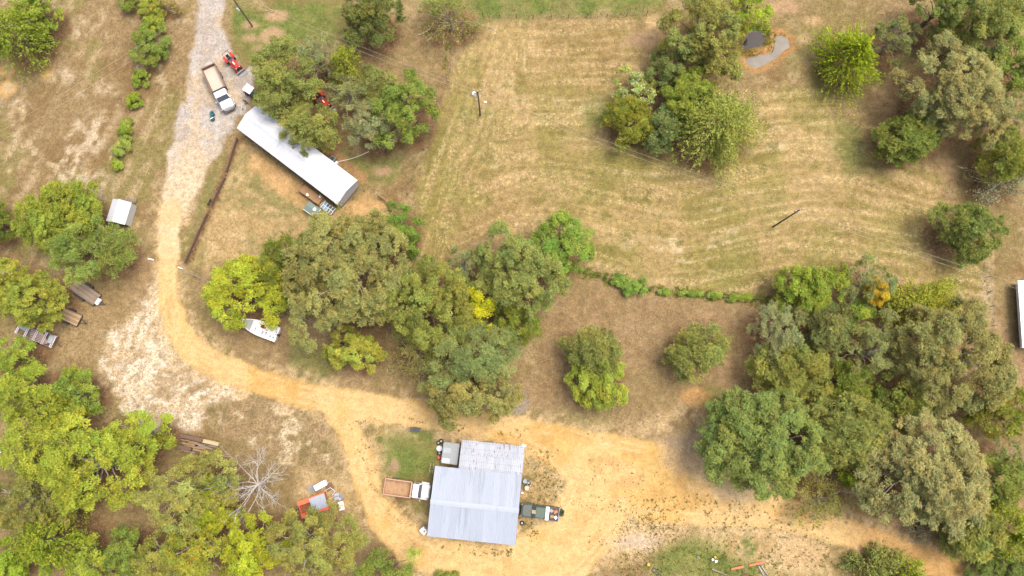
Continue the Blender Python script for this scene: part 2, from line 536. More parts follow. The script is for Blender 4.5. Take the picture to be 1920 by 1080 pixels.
TKIND = {'juniper': 'cedar_tree', 'leafy': 'broadleaf_tree', 'oak': 'oak_tree', 'broad': 'broadleaf_tree', 'lime': 'broadleaf_tree', 'cedar': 'cedar_tree', 'silver': 'silver_leaved_tree',
         'feather': 'feathery_tree', 'wispy': 'sparse_tree', 'pine': 'pine_tree', 'shrub': 'shrub'}
TREE_POS = []
for (tk, u, v, rx, ry, h, c, lab) in TREES:
    zc = h * (0.60 if tk != 'shrub' else 0.5)
    p = G(u, v, zc)
    sc = FPX / (CAM_H - zc) * 1.0
    # pixels per metre near that point, across and along the picture
    pxm = (G(u + 10, v, zc) - p).length / 10
    pym = (G(u, v + 10, zc) - p).length / 10
    TREE_POS.append((p.x, p.y, rx * pxm, ry * pym))


# ------------------------------------------------------------------ noise and distance helpers on the ground plane
def vnoise(x, y, scale, seed):
    rs = np.random.RandomState(seed)
    T = rs.rand(256, 256).astype(np.float32)
    X, Y = x / scale + 37.3, y / scale + 91.7
    xi, yi = np.floor(X).astype(np.int64), np.floor(Y).astype(np.int64)
    fx, fy = (X - xi).astype(np.float32), (Y - yi).astype(np.float32)
    fx = fx * fx * (3 - 2 * fx); fy = fy * fy * (3 - 2 * fy)
    x0, x1, y0, y1 = xi % 256, (xi + 1) % 256, yi % 256, (yi + 1) % 256
    a = T[y0, x0] * (1 - fx) + T[y0, x1] * fx
    b = T[y1, x0] * (1 - fx) + T[y1, x1] * fx
    return a * (1 - fy) + b * fy


def fbm(x, y, scale, seed, octs=4, gain=0.55):
    s, amp, tot = 0.0, 1.0, 0.0
    c, sn = math.cos(0.6), math.sin(0.6)
    for k in range(octs):
        s = s + amp * vnoise(x, y, scale, seed + k * 7)
        tot += amp
        amp *= gain; scale *= 0.48
        x, y = c * x - sn * y, sn * x + c * y
    return s / tot


def sstep(a, b, x):
    t = np.clip((x - a) / (b - a), 0, 1)
    return t * t * (3 - 2 * t)


def W(pts, z=0.0):
    return [(G(u, v, z).x, G(u, v, z).y) for u, v in pts]


def sd_poly(x, y, poly):
    """signed distance, negative inside"""
    n = len(poly)
    d = np.full(x.shape, 1e9, dtype=np.float32)
    ins = np.zeros(x.shape, dtype=bool)
    for i in range(n):
        ax, ay = poly[i]; bx, by = poly[(i + 1) % n]
        ex, ey = bx - ax, by - ay
        wx, wy = x - ax, y - ay
        t = np.clip((wx * ex + wy * ey) / (ex * ex + ey * ey + 1e-9), 0, 1)
        d = np.minimum(d, (wx - ex * t) ** 2 + (wy - ey * t) ** 2)
        if ay != by:
            cr = ((ay <= y) & (by > y)) | ((by <= y) & (ay > y))
            xi = ax + (y - ay) / (by - ay) * ex
            ins ^= cr & (x < xi)
    d = np.sqrt(d)
    return np.where(ins, -d, d)


def sd_line(x, y, pts):
    """signed distance to a polyline of (u, v, half width in photo pixels)"""
    P = []
    for (u, v, w) in pts:
        p = G(u, v); m = (G(u + 10, v) - p).length / 10
        P.append((p.x, p.y, w * m))
    d = np.full(x.shape, 1e9, dtype=np.float32)
    for i in range(len(P) - 1):
        ax, ay, aw = P[i]; bx, by, bw = P[i + 1]
        ex, ey = bx - ax, by - ay
        t = np.clip(((x - ax) * ex + (y - ay) * ey) / (ex * ex + ey * ey + 1e-9), 0, 1)
        q = np.sqrt((x - ax - ex * t) ** 2 + (y - ay - ey * t) ** 2) - (aw + (bw - aw) * t)
        d = np.minimum(d, q)
    return d


def sd_ell(x, y, u, v, rx, ry, rot=0.0):
    p = G(u, v); m = (G(u + 10, v) - p).length / 10
    c, s = math.cos(rot), math.sin(rot)
    dx, dy = x - p.x, y - p.y
    a, b = (c * dx + s * dy) / (rx * m), (-s * dx + c * dy) / (ry * m)
    return (np.sqrt(a * a + b * b) - 1) * min(rx, ry) * m


ROAD_A = [(322, 395, 22), (316, 440, 20), (314, 490, 19), (316, 560, 19), (330, 615, 22), (362, 660, 25), (420, 693, 25), (490, 716, 23),
          (560, 738, 23), (640, 756, 26), (720, 768, 25), (800, 778, 24), (880, 792, 22), (960, 805, 26), (1040, 832, 38), (1120, 872, 62),
          (1220, 905, 72), (1330, 925, 60), (1420, 950, 36), (1520, 978, 26), (1620, 1008, 22), (1720, 1042, 22), (1800, 1074, 20), (1860, 1100, 20)]
ROAD_B = [(612, 752, 20), (650, 800, 20), (676, 860, 22), (694, 920, 24), (718, 970, 28), (770, 1022, 34), (850, 1058, 38), (960, 1066, 44),
          (1060, 1030, 60), (1110, 960, 66), (1130, 890, 60)]
DRIVE = [(396, -30, 24), (398, 10, 25), (392, 50, 25), (394, 100, 34), (404, 150, 52), (396, 195, 52), (378, 240, 48), (360, 290, 42), (346, 340, 34), (332, 390, 28)]
DRIVE2 = [(470, 130, 4), (452, 165, 22), (440, 195, 24)]
SAND_L = [(296, 520), (318, 610), (345, 665), (420, 712), (470, 738), (440, 756), (390, 770), (400, 800), (330, 800), (250, 790),
          (205, 745), (186, 690), (200, 630), (238, 590), (276, 560)]
FIELD = [(905, 45), (1060, 34), (1215, 30), (1262, 60), (1255, 110), (1160, 165), (1130, 240), (1190, 285), (1290, 312), (1400, 290), (1430, 180), (1470, 150), (1540, 165),
         (1620, 205), (1700, 300), (1770, 330), (1770, 440), (1840, 495), (1850, 560), (1760, 560), (1600, 500), (1460, 540), (1440, 560), (1300, 550), (1180, 530), (1105, 505),
         (1060, 430), (920, 440), (830, 500), (780, 480), (790, 400), (768, 370), (800, 290), (836, 200), (852, 100)]

# ------------------------------------------------------------------ the ground: one fine sheet over the frame, cut into ground / dirt road / gravel drive, plus a far apron
GX0, GX1, GY0, GY1, GS = -92.0, 92.0, -34.0, 72.0, 0.3
nx, ny = int((GX1 - GX0) / GS) + 1, int((GY1 - GY0) / GS) + 1
gx = np.linspace(GX0, GX1, nx).astype(np.float32)
gy = np.linspace(GY0, GY1, ny).astype(np.float32)
XX, YY = np.meshgrid(gx, gy)
XX, YY = XX.ravel(), YY.ravel()


def lc(r, g, b):
    return np.array(lin(r, g, b), dtype=np.float32)


def shade_ground(x, y):
    n20 = fbm(x, y, 20, 11, 4); n8 = fbm(x, y, 8, 23, 4); n3 = fbm(x, y, 3, 31, 4); n1 = fbm(x, y, 1.1, 47, 3); n05 = fbm(x, y, 0.55, 53, 2)
    m8 = fbm(x, y, 7, 123, 4); m3 = fbm(x, y, 2.6, 131, 4); m1 = fbm(x, y, 0.9, 147, 3)
    wob = (n3 - .5) * 2.2 + (n1 - .5) * 1.1 + (n05 - .5) * .5
    c1 = np.zeros((len(x), 3), np.float32); c2 = np.zeros_like(c1)
    sp = np.zeros(len(x), np.float32)

    def put(mask, col, col2, s):
        nonlocal c1, c2, sp
        m = np.clip(mask, 0, 1)[:, None].astype(np.float32)
        c1 = c1 * (1 - m) + np.asarray(col, np.float32) * m
        c2 = c2 * (1 - m) + np.asarray(col2, np.float32) * m
        sp = sp * (1 - m[:, 0]) + s * m[:, 0]

    def mix(a, b, t):
        t = np.clip(t, 0, 1)[:, None]
        return a * (1 - t) + b * t

    one = np.ones(len(x), np.float32)
    # dry pasture everywhere
    base = mix(lc(178, 150, 102), lc(160, 140, 84), sstep(.38, .66, n8))
    base = mix(base, lc(150, 118, 74), sstep(.5, .72, m8) * .7)
    base = mix(base, lc(208, 180, 128), sstep(.58, .75, n3) * .5)
    put(one, base, lc(140, 116, 66), 0.65)

    # left pasture, faint wheel lines running with the drive
    lp = sd_poly(x, y, W([(-200, -60), (355, -60), (370, 60), (330, 250), (300, 400), (290, 520), (-200, 520)]))
    ph = (x * math.cos(.38) - y * math.sin(.38) + (n8 - .5) * 2.0)
    ph_l = ph
    st = .5 + .5 * np.sin(ph * 2 * math.pi / 2.6)
    lcol = mix(lc(172, 144, 98), lc(156, 126, 80), sstep(.42, .62, n8))
    lcol = mix(lcol, lc(154, 144, 78), sstep(.46, .62, m8) * .8)
    lcol = mix(lcol, lc(206, 178, 130), st * sstep(.45, .65, m3) * .8)
    lcol = mix(lcol, lc(222, 198, 152), sstep(.62, .72, n3) * sstep(.4, .6, m1) * .8)
    put(sstep(1.5, -1.5, lp + wob), lcol, lc(138, 112, 66), .6)
    for (u, v, rx, ry) in ((150, 340, 60, 26), (170, 250, 34, 40), (130, 330, 30, 60), (200, 172, 18, 10), (110, 140, 30, 14), (148, 50, 18, 20), (185, 355, 40, 16), (30, 195, 26, 14)):
        put(sstep(.8, -1.2, sd_ell(x, y, u, v, rx, ry) + wob * 1.5) * sstep(.38, .6, m1 * .5 + n1 * .5), lc(226, 204, 166), lc(170, 140, 92), .6)
    for (u, v, rx, ry) in ((36, 112, 30, 17), (14, 163, 20, 14), (88, 134, 9, 12), (14, 130, 22, 14)):
        put(sstep(.7, -.5, sd_ell(x, y, u, v, rx, ry) + wob * .6), mix(lc(238, 190, 108), lc(228, 196, 140), sstep(.4, .6, m1)), lc(214, 170, 96), .4)

    # mown field with swaths following its edge
    fd = sd_poly(x, y, W(FIELD))
    pc = G(1285, 120)
    # passes follow the left fence, then turn along the lower edge in gentle bows
    lx = [G(u, 400).x for u in (700, 780, 900, 1000, 1100, 1250, 1350, 1500, 1650, 1800, 1950)]
    bow = sum(np.interp(x + q, lx, [11.0, 8.5, 3.4, 0, 2.6, 5.4, 3.8, 0, 1.8, 5.0, 9.0]) for q in (-6, -4.5, -3, -1.5, 0, 1.5, 3, 4.5, 6)) / 9 * sstep(G(0, 170).y, G(0, 400).y, y)
    bow = bow + (fbm(x, y, 22, 77, 2) - .5) * 3.0
    dL = (x - G(790, 380).x) * .955 - (y - G(790, 380).y) * .295
    dB = y + bow - G(0, 560).y
    tl = sstep(2.5, 8.0, dL + (n8 - .5) * 4)
    rr = dL * (1 - tl) + dB * tl
    ph = rr * 2 * math.pi / 2.3
    al = x - y
    s1 = sstep(.35, .65, vnoise(rr, al * .05, .75, 401))
    s2 = sstep(.35, .7, vnoise(rr, al * .09, .55, 409))
    brk = sstep(.46, .60, fbm(x, y, 5.5, 311, 3))
    s3 = sstep(.68, .85, vnoise(rr, al * .035, .6, 419)) * sstep(.44, .60, m3) * brk
    fcol = mix(lc(196, 166, 104), lc(168, 150, 80), sstep(.40, .64, n8))
    fcol = mix(fcol, lc(160, 146, 66), s1 * sstep(.42, .60, m8 * .6 + m3 * .4) * .32)
    fcol = mix(fcol, lc(212, 180, 122), s2 * sstep(.42, .62, n3) * .4 * (.4 + .6 * brk))
    fcol = mix(fcol, lc(228, 204, 152), s3 * .85)
    fcol = mix(fcol, lc(142, 136, 62), sstep(.54, .68, m3) * sstep(.42, .58, n1) * .8)
    fcol = mix(fcol, lc(160, 152, 76), sstep(.52, .66, m8) * .55)
    fcol = mix(fcol, lc(178, 140, 92), sstep(.56, .70, n20) * .5)
    fcol = mix(fcol, lc(146, 116, 62), s1 * sstep(.52, .62, n1 * .5 + n3 * .5) * .3)
    put(sstep(.8, -.8, fd + wob * 1.2), fcol, mix(lc(148, 134, 66), lc(228, 200, 148), s2), .7)

    # brown litter and scrub
    brown = mix(mix(lc(176, 144, 102), lc(148, 120, 80), sstep(.40, .62, n3)), lc(154, 142, 84), sstep(.50, .64, m8) * .6)
    for poly, a in (([(1095, 520), (1290, 562), (1455, 570), (1420, 640), (1400, 740), (1300, 730), (1240, 790), (1000, 775), (985, 690), (1030, 590)], .75),
                    ([(630, 50), (840, 50), (842, 100), (820, 180), (770, 170), (700, 130), (640, 100)], .9),
                    ([(560, 590), (640, 630), (800, 690), (800, 745), (700, 740), (560, 720), (460, 690), (400, 610), (360, 520), (520, 560)], .7),
                    ([(245, 430), (300, 440), (290, 560), (240, 590), (190, 600), (180, 540)], .7),
                    ([(1180, 30), (1260, 40), (1270, 130), (1200, 130)], .6),
                    ([(1660, 150), (1720, 200), (1720, 330), (1600, 250), (1560, 300), (1650, 350), (1540, 200)], .5),
                    ([(150, 950), (290, 960), (300, 1030), (200, 1020)], .9),
                    ([(380, 860), (440, 840), (640, 900), (660, 960), (640, 1010), (560, 1000), (460, 980)], .55),
                    ([(1500, 880), (1700, 960), (1760, 1010), (1700, 1020), (1560, 960)], .8),
                    ([(1400, 560), (1930, 560), (1930, 1090), (1700, 1010), (1560, 930), (1440, 720)], .75),
                    ([(1560, 90), (1930, -30), (1930, 420), (1800, 360), (1660, 180)], .45)):
        put(sstep(1.8, -1.8, sd_poly(x, y, W(poly)) + wob * 1.6) * a * sstep(.25, .5, n1 * .5 + m3 * .5), brown, lc(188, 154, 108), .7)
    # leaf litter under every crown
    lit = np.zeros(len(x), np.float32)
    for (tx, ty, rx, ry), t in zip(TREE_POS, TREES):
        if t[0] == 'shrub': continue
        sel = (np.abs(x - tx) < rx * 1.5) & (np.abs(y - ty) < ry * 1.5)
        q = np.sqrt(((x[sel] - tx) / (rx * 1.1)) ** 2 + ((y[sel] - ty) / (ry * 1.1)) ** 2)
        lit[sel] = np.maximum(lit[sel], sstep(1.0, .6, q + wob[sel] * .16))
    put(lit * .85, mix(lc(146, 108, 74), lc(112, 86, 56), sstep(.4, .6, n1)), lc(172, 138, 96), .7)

    # green grass
    gr = mix(lc(118, 140, 54), lc(142, 148, 68), sstep(.42, .64, n3))
    gr = mix(gr, lc(104, 124, 48), sstep(.55, .7, m3) * .7)
    for poly, a in (([(432, 5), (640, 8), (650, 60), (600, 95), (560, 70), (520, 110), (480, 120), (455, 110), (440, 50)], 1.0),
                    ([(640, 285), (700, 300), (765, 275), (748, 330), (735, 350), (690, 345), (650, 320)], .85),
                    ([(712, 806), (760, 796), (832, 798), (832, 822), (822, 870), (806, 900), (745, 896), (715, 880), (706, 840)], 1.0),
                    ([(880, -20), (1250, -20), (1240, 16), (1200, 26), (900, 34)], 1.0),
                    ([(540, 640), (620, 650), (625, 720), (580, 720), (540, 690)], .6),
                    ([(1240, 1020), (1340, 985), (1480, 985), (1500, 1030), (1560, 1090), (1200, 1090)], .95),
                    ([(790, 930), (806, 935), (800, 985), (780, 970)], .7),
                    ([(395, 330), (420, 300), (380, 410), (352, 470), (346, 455)], .55),
                    ([(1100, 205), (1140, 200), (1150, 250), (1100, 235)], .6),
                    ([(1530, 150), (1600, 160), (1620, 190), (1540, 190)], .6), ([(1570, 220), (1610, 240), (1600, 330), (1570, 290)], .5),
                    ([(1440, 60), (1540, 50), (1560, 140), (1480, 150)], .35),
                    ([(870, 205), (925, 205), (920, 222), (880, 216)], .8),
                    ([(1000, 775), (1150, 775), (1130, 815), (1040, 805)], .4),
                    ([(1330, 720), (1350, 740), (1340, 775), (1320, 750)], .8),
                    ([(960, 1000), (1000, 985), (1000, 1015), (970, 1030)], .3),
                    ([(0, 850), (40, 860), (60, 910), (0, 930)], .5),
                    ([(985, 835), (1035, 850), (1040, 900), (990, 900)], .35), ([(1600, 240), (1640, 330), (1580, 330)], .4)):
        put(sstep(1.2, -1.2, sd_poly(x, y, W(poly)) + wob * 1.1) * a * (0.55 + .45 * sstep(.3, .5, m3)), gr, lc(160, 146, 84), .55)
    for (u, v, rx, ry) in ((515, 30, 16, 8), (472, 48, 10, 7), (512, 68, 22, 16), (470, 70, 7, 5), (495, 90, 12, 6), (738, 873, 7, 9), (718, 320, 16, 10)):
        put(sstep(.6, -.4, sd_ell(x, y, u, v, rx, ry) + wob * .5), lc(204, 168, 122), lc(176, 140, 92), .5)

    # yard round the long house
    yd = sd_poly(x, y, W([(446, 268), (480, 290), (560, 350), (600, 392), (640, 392), (684, 362), (728, 380), (708, 425), (640, 450), (560, 455), (480, 480), (400, 505), (352, 492), (390, 400)]))
    ycol = mix(lc(206, 172, 112), lc(180, 160, 98), sstep(.4, .6, n8 * .5 + n3 * .5))
    ycol = mix(ycol, lc(226, 194, 136), sstep(.55, .68, m3) * .8)
    ycol = mix(ycol, lc(142, 142, 76), sstep(.50, .62, n1 * .5 + m8 * .5) * .7)
    put(sstep(.9, -.9, yd + wob * .8), ycol, lc(150, 128, 76), .6)
    for poly in ([(452, 262), (470, 275), (545, 330), (600, 385), (640, 392), (690, 362), (726, 380), (706, 415), (650, 425), (600, 430), (570, 400), (520, 350), (470, 310)],
                 [(640, 388), (700, 365), (724, 382), (700, 425), (650, 420)]):
        put(sstep(.8, -.8, sd_poly(x, y, W(poly)) + wob * .8) * .95, mix(lc(230, 182, 116), lc(206, 164, 100), sstep(.4, .6, m3)), lc(196, 160, 104), .5)
    put(sstep(.8, -.5, sd_line(x, y, [(600, 268, 5), (640, 300, 8), (680, 335, 7)]) + wob * .4) * .8, lc(196, 146, 94), lc(168, 128, 80), .5)

    # pale sand, gravel drive, yellow dirt road
    sl = sd_poly(x, y, W(SAND_L))
    scol = mix(lc(250, 232, 198), lc(228, 200, 152), sstep(.40, .62, n3))
    scol = mix(scol, lc(178, 148, 100), sstep(.48, .64, m8 * .5 + m3 * .5) * .75)
    tr = .5 + .5 * np.sin((np.hypot(x - G(330, 640).x, y - G(330, 640).y) + (n3 - .5) * 1.5) * 2 * math.pi / 1.7)
    scol = mix(scol, lc(255, 242, 216), tr * sstep(.44, .60, m1 * .5 + n3 * .5) * .9)
    scol = mix(scol, lc(160, 128, 80), sstep(.57, .66, n1) * .45)
    put(sstep(.8, -.8, sl + wob * 1.9), scol, lc(168, 136, 88), .7)
    sb = sd_poly(x, y, W([(380, 760), (470, 735), (560, 765), (618, 780), (655, 850), (640, 890), (560, 880), (470, 840), (400, 815)]))
    sbc = mix(lc(176, 148, 104), lc(152, 134, 84), sstep(.4, .6, n3))
    sbc = mix(sbc, lc(238, 214, 170), sstep(.56, .66, m3 * .6 + m1 * .4) * .9)
    sbc = mix(sbc, lc(206, 176, 128), s2 * .3)
    put(sstep(.8, -.8, sb + wob * 1.6), sbc, lc(142, 116, 74), .7)
    for poly in ([(1000, 960), (1200, 960), (1440, 930), (1540, 990), (1560, 1080), (1440, 1080), (1300, 1000), (1180, 1060), (1050, 1080)],
                 [(1190, 800), (1290, 740), (1330, 790), (1400, 900), (1300, 900)], [(640, 770), (720, 790), (715, 880), (690, 900), (660, 840)],
                 [(560, 880), (660, 900), (690, 990), (640, 1020), (560, 960)],
                 [(1430, 1000), (1530, 990), (1560, 1060), (1460, 1090)],
                 [(820, 805), (980, 815), (1040, 850), (1040, 1000), (970, 1040), (860, 1030), (780, 1000), (790, 930), (830, 850)]):
        put(sstep(1.6, -1.6, sd_poly(x, y, W(poly)) + wob * 1.8) * sstep(.30, .52, n3 * .5 + n1 * .5), mix(lc(230, 196, 140), lc(206, 172, 112), sstep(.4, .6, m3)), lc(164, 138, 84), .6)

    dd = np.minimum(sd_line(x, y, DRIVE), sd_line(x, y, DRIVE2))
    t_s = sstep(G(0, 230).y, G(0, 350).y, y)
    gcol = mix(lc(216, 206, 196), lc(200, 188, 174), sstep(.4, .62, m3))
    gcol = mix(gcol, lc(228, 200, 158), sstep(.50, .64, n3) * .7)
    gcol = mix(gcol, lc(238, 214, 172), t_s * .85)
    drv = sstep(.5, -.4, dd + wob * .8)
    put(drv, gcol, lc(186, 158, 118), .55)
    ra = np.minimum(sd_line(x, y, ROAD_A), sd_line(x, y, ROAD_B))
    edge = sstep(2.4, .2, ra + wob * 1.2) * sstep(.42, .60, m1 * .6 + n3 * .4)
    put(edge * .8, lc(232, 198, 142), lc(176, 146, 92), .6)
    rcol = mix(lc(236, 194, 122), lc(228, 184, 112), sstep(.40, .60, n3))
    rcol = mix(rcol, lc(242, 208, 148), sstep(.46, .62, n8) * .7)
    rcol = mix(rcol, lc(214, 172, 108), sstep(.57, .68, m3) * .5)
    rcol = mix(rcol, lc(242, 218, 180), sstep(G(0, 560).y, G(0, 420).y, y) * sstep(G(520, 700).x, G(420, 700).x, x) * (.55 + .45 * sstep(.4, .6, m3)))
    gap = np.abs(np.abs(ra + 1.15) - .45)
    rcol = mix(rcol, lc(246, 216, 160), sstep(.35, .0, gap) * sstep(.36, .55, m3) * .7)
    road = sstep(.35, -.35, ra + wob * .42)
    put(road, rcol, lc(204, 164, 102), .35)
    # reddish end of the track, grey patch in the yard
    put(road * sstep(0, 6, x - G(1560, 990).x) * .6, lc(206, 158, 98), lc(176, 134, 84), .5)
    put(sstep(1.2, -1.2, sd_ell(x, y, 1300, 850, 52, 34) + wob * 1.4) * .7, lc(222, 192, 150), lc(190, 158, 112), .5)
    put(sstep(1.2, -1.2, sd_ell(x, y, 1370, 920, 60, 22, -.25) + wob * 1.2) * .6, lc(236, 212, 172), lc(206, 176, 130), .5)
    for (u, v, rx, ry, cc) in ((1302, 742, 26, 15, (232, 178, 104)), (1440, 735, 22, 14, (218, 178, 128)), (1500, 1040, 40, 24, (226, 188, 130)), (1200, 1015, 40, 12, (230, 204, 168)),
                               (965, 752, 16, 22, (176, 164, 150)), (1225, 40, 14, 14, (226, 190, 130)), (1200, 75, 36, 14, (200, 164, 120)),
                               (1508, 72, 10, 9, (222, 186, 132)), (1522, 40, 14, 7, (214, 176, 124)), (1650, 270, 8, 20, (196, 156, 108)), (1900, 560, 26, 46, (192, 166, 106)),
                               (1852, 560, 12, 36, (214, 186, 142)), (1470, 12, 24, 12, (206, 168, 122)), (1780, 320, 14, 24, (206, 170, 118))):
        put(sstep(.8, -.6, sd_ell(x, y, u, v, rx, ry) + wob * .8) * .85, lc(*cc), lc(cc[0] - 34, cc[1] - 34, cc[2] - 30), .5)
    # pond banks
    pa = sd_poly(x, y, W(POND_A)); pb = sd_poly(x, y, W(POND_B))
    put(sstep(1.7, .4, pb + wob * .4), mix(lc(212, 152, 90), lc(198, 158, 92), sstep(.4, .6, n1)), lc(168, 130, 76), .5)
    put(sstep(1.0, .1, pa + wob * .4) * .8, lc(150, 134, 62), lc(110, 96, 50), .6)
    # dark churned line where the yard fence stands
    put(sstep(.5, -.3, sd_line(x, y, [(447, 262, 5), (424, 320, 7), (400, 380, 7), (350, 495, 6)]) + wob * .3) * .7, lc(150, 116, 78), lc(120, 92, 60), .6)
    jit = (0.92 + .16 * n05)[:, None]
    fm = sstep(.8, -.8, fd + wob * 1.2) * (1 - road) * (1 - lit * .7)
    lm = sstep(1.5, -1.5, lp + wob) * (1 - drv) * .75
    sw = np.stack([np.where(fm > lm, rr, ph_l), np.where(fm > lm, al, x * math.sin(.38) + y * math.cos(.38)), np.maximum(fm, lm)], 1).astype(np.float32)
    gl = (c1 @ np.array([.3, .6, .1], np.float32))[:, None]
    c1 = np.where((road > .3)[:, None], c1 * 1.0, c1 * .88 + gl * .12)
    return c1 * jit * np.array([.965, 1.0, 1.04], np.float32) * (1 - .05 * fm)[:, None], c2, sp, np.maximum(road, 0), drv * (1 - road), pa, pb, sw


POND_A = [(1391, 88), (1402, 66), (1413, 48), (1428, 52), (1436, 66), (1434, 78), (1424, 85), (1405, 88), (1394, 92)]
POND_B = [(1400, 110), (1424, 101), (1447, 97), (1453, 82), (1456, 68), (1468, 66), (1478, 72), (1481, 86), (1468, 94), (1460, 104), (1446, 112), (1428, 122), (1416, 125), (1404, 118)]

C1, C2, SP, ROADM, DRVM, PA, PB, SWA = shade_ground(XX, YY)
ZZ = (fbm(XX, YY, 1.3, 201, 3) - 1.0) * 0.05
pond_d = np.minimum(PA, PB)
ZZ = ZZ - 0.75 * sstep(0.9, -0.9, pond_d)
ground_v = np.stack([XX, YY, ZZ], 1)


def ground_material():
    m = bpy.data.materials.new('ground_soil')
    nt, N, L = nodes_of(m)
    p = N['Principled BSDF']
    p.inputs['Roughness'].default_value = 0.95
    p.inputs['Specular IOR Level'].default_value = 0.1
    a1 = N.new('ShaderNodeAttribute'); a1.attribute_name = 'Col'
    a2 = N.new('ShaderNodeAttribute'); a2.attribute_name = 'Col2'
    a3 = N.new('ShaderNodeAttribute'); a3.attribute_name = 'spk'
    tc = N.new('ShaderNodeTexCoord')
    n1 = N.new('ShaderNodeTexNoise'); n1.inputs['Scale'].default_value = 1.9; n1.inputs['Detail'].default_value = 7; n1.inputs['Roughness'].default_value = 0.72
    n2 = N.new('ShaderNodeTexNoise'); n2.inputs['Scale'].default_value = 6.0; n2.inputs['Detail'].default_value = 4; n2.inputs['Roughness'].default_value = 0.7
    L.new(tc.outputs['Object'], n1.inputs['Vector']); L.new(tc.outputs['Object'], n2.inputs['Vector'])
    n1.inputs['Scale'].default_value = 2.3; n1.inputs['Detail'].default_value = 8; n1.inputs['Roughness'].default_value = .76
    r1 = N.new('ShaderNodeMapRange'); r1.inputs[1].default_value = .485; r1.inputs[2].default_value = .575
    L.new(n1.outputs[0], r1.inputs[0])

    def math_(op, a, b_):
        m_ = N.new('ShaderNodeMath'); m_.operation = op
        for i, q in enumerate((a, b_)):
            if isinstance(q, (int, float)): m_.inputs[i].default_value = q
            else: L.new(q, m_.inputs[i])
        return m_.outputs[0]

    def mixc(f, a, b_, mode='MIX'):
        m_ = N.new('ShaderNodeMix'); m_.data_type = 'RGBA'; m_.blend_type = mode
        for i, q in ((0, f), (6, a), (7, b_)):
            if isinstance(q, (int, float)): m_.inputs[i].default_value = q
            elif isinstance(q, tuple): m_.inputs[i].default_value = q
            else: L.new(q, m_.inputs[i])
        return m_.outputs[2]

    def ramp(v, a, b_, c, d):
        m_ = N.new('ShaderNodeMapRange')
        for i, q in ((1, a), (2, b_), (3, c), (4, d)): m_.inputs[i].default_value = q
        L.new(v, m_.inputs[0])
        return m_.outputs[0]
    col = mixc(math_('MULTIPLY', r1.outputs[0], a3.outputs['Fac']), a1.outputs['Color'], a2.outputs['Color'])
    # mower and wheel streaks along the swath lines
    a4 = N.new('ShaderNodeAttribute'); a4.attribute_name = 'swath'
    sx = N.new('ShaderNodeSeparateXYZ'); L.new(a4.outputs['Vector'], sx.inputs[0])

    def streak(fx, fy, off):
        cb = N.new('ShaderNodeCombineXYZ')
        L.new(math_('MULTIPLY', sx.outputs[0], fx), cb.inputs[0]); L.new(math_('MULTIPLY', sx.outputs[1], fy), cb.inputs[1]); cb.inputs[2].default_value = off
        nn = N.new('ShaderNodeTexNoise'); nn.inputs['Scale'].default_value = 1.0; nn.inputs['Detail'].default_value = 5; nn.inputs['Roughness'].default_value = .6
        L.new(cb.outputs[0], nn.inputs['Vector'])
        return nn.outputs[0]
    n4 = N.new('ShaderNodeTexNoise'); n4.inputs['Scale'].default_value = .12; n4.inputs['Detail'].default_value = 3
    L.new(tc.outputs['Object'], n4.inputs['Vector'])
    pale = math_('MULTIPLY', ramp(streak(1.5, .05, 3.0), .55, .68, 0, .6), sx.outputs[2])
    brk = math_('MULTIPLY', ramp(n1.outputs[0], .38, .55, .25, 1.0), ramp(n4.outputs[0], .40, .60, .25, 1.0))
    col = mixc(math_('MULTIPLY', pale, brk), col, mixc(1.0, col, (1.55, 1.58, 1.72, 1), 'MULTIPLY'))
    thin = math_('MULTIPLY', ramp(streak(1.9, .045, 23.0), .60, .69, 0, .8), sx.outputs[2])
    col = mixc(math_('MULTIPLY', thin, brk), col, mixc(1.0, col, (1.5, 1.5, 1.5, 1), 'MULTIPLY'))
    dark = math_('MULTIPLY', ramp(streak(1.1, .06, 11.0), .53, .68, 0, .6), sx.outputs[2])
    col = mixc(math_('MULTIPLY', dark, brk), col, mixc(1.0, col, (.66, .74, .52, 1), 'MULTIPLY'))
    # tufts and clods
    n3 = N.new('ShaderNodeTexNoise'); n3.inputs['Scale'].default_value = 1.0; n3.inputs['Detail'].default_value = 9; n3.inputs['Roughness'].default_value = .8
    L.new(tc.outputs['Object'], n3.inputs['Vector'])
    rough_amt = math_('ADD', math_('MULTIPLY', a3.outputs['Fac'], .9), .1)
    col = mixc(rough_amt, col, mixc(1.0, col, ramp(n3.outputs[0], .36, .64, .56, 1.42), 'MULTIPLY'))
    col = mixc(rough_amt, col, mixc(1.0, col, ramp(n2.outputs[0], .30, .70, .52, 1.48), 'MULTIPLY'))
    L.new(col, p.inputs['Base Color'])
    b = N.new('ShaderNodeBump'); b.inputs['Strength'].default_value = .55; b.inputs['Distance'].default_value = .12
    L.new(n2.outputs[0], b.inputs['Height']); L.new(b.outputs[0], p.inputs['Normal'])
    return m


GMAT = ground_material()
ii, jj = np.meshgrid(np.arange(nx - 1), np.arange(ny - 1))
i0 = (jj * nx + ii).ravel()
quads = np.stack([i0, i0 + 1, i0 + 1 + nx, i0 + nx], 1)
fr, fd_ = ROADM[quads].mean(1), DRVM[quads].mean(1)
sel_r = fr > .5
sel_d = (~sel_r) & (fd_ > .5)
for nm, sel, lab in (('ground', ~(sel_r | sel_d), 'dry pasture and bare ground'), ('dirt_road', sel_r, 'yellow dirt road and yard'), ('gravel_drive', sel_d, 'pale gravel drive')):
    q = quads[sel]
    used, inv = np.unique(q, return_inverse=True)
    me = np_mesh(nm, ground_v[used], inv.reshape(q.shape), GMAT, {'Col': C1[used], 'Col2': C2[used], 'spk': SP[used], 'swath': SWA[used]}, smooth=True)
    tag(mesh_obj(nm, me), lab, None, None, 'structure')

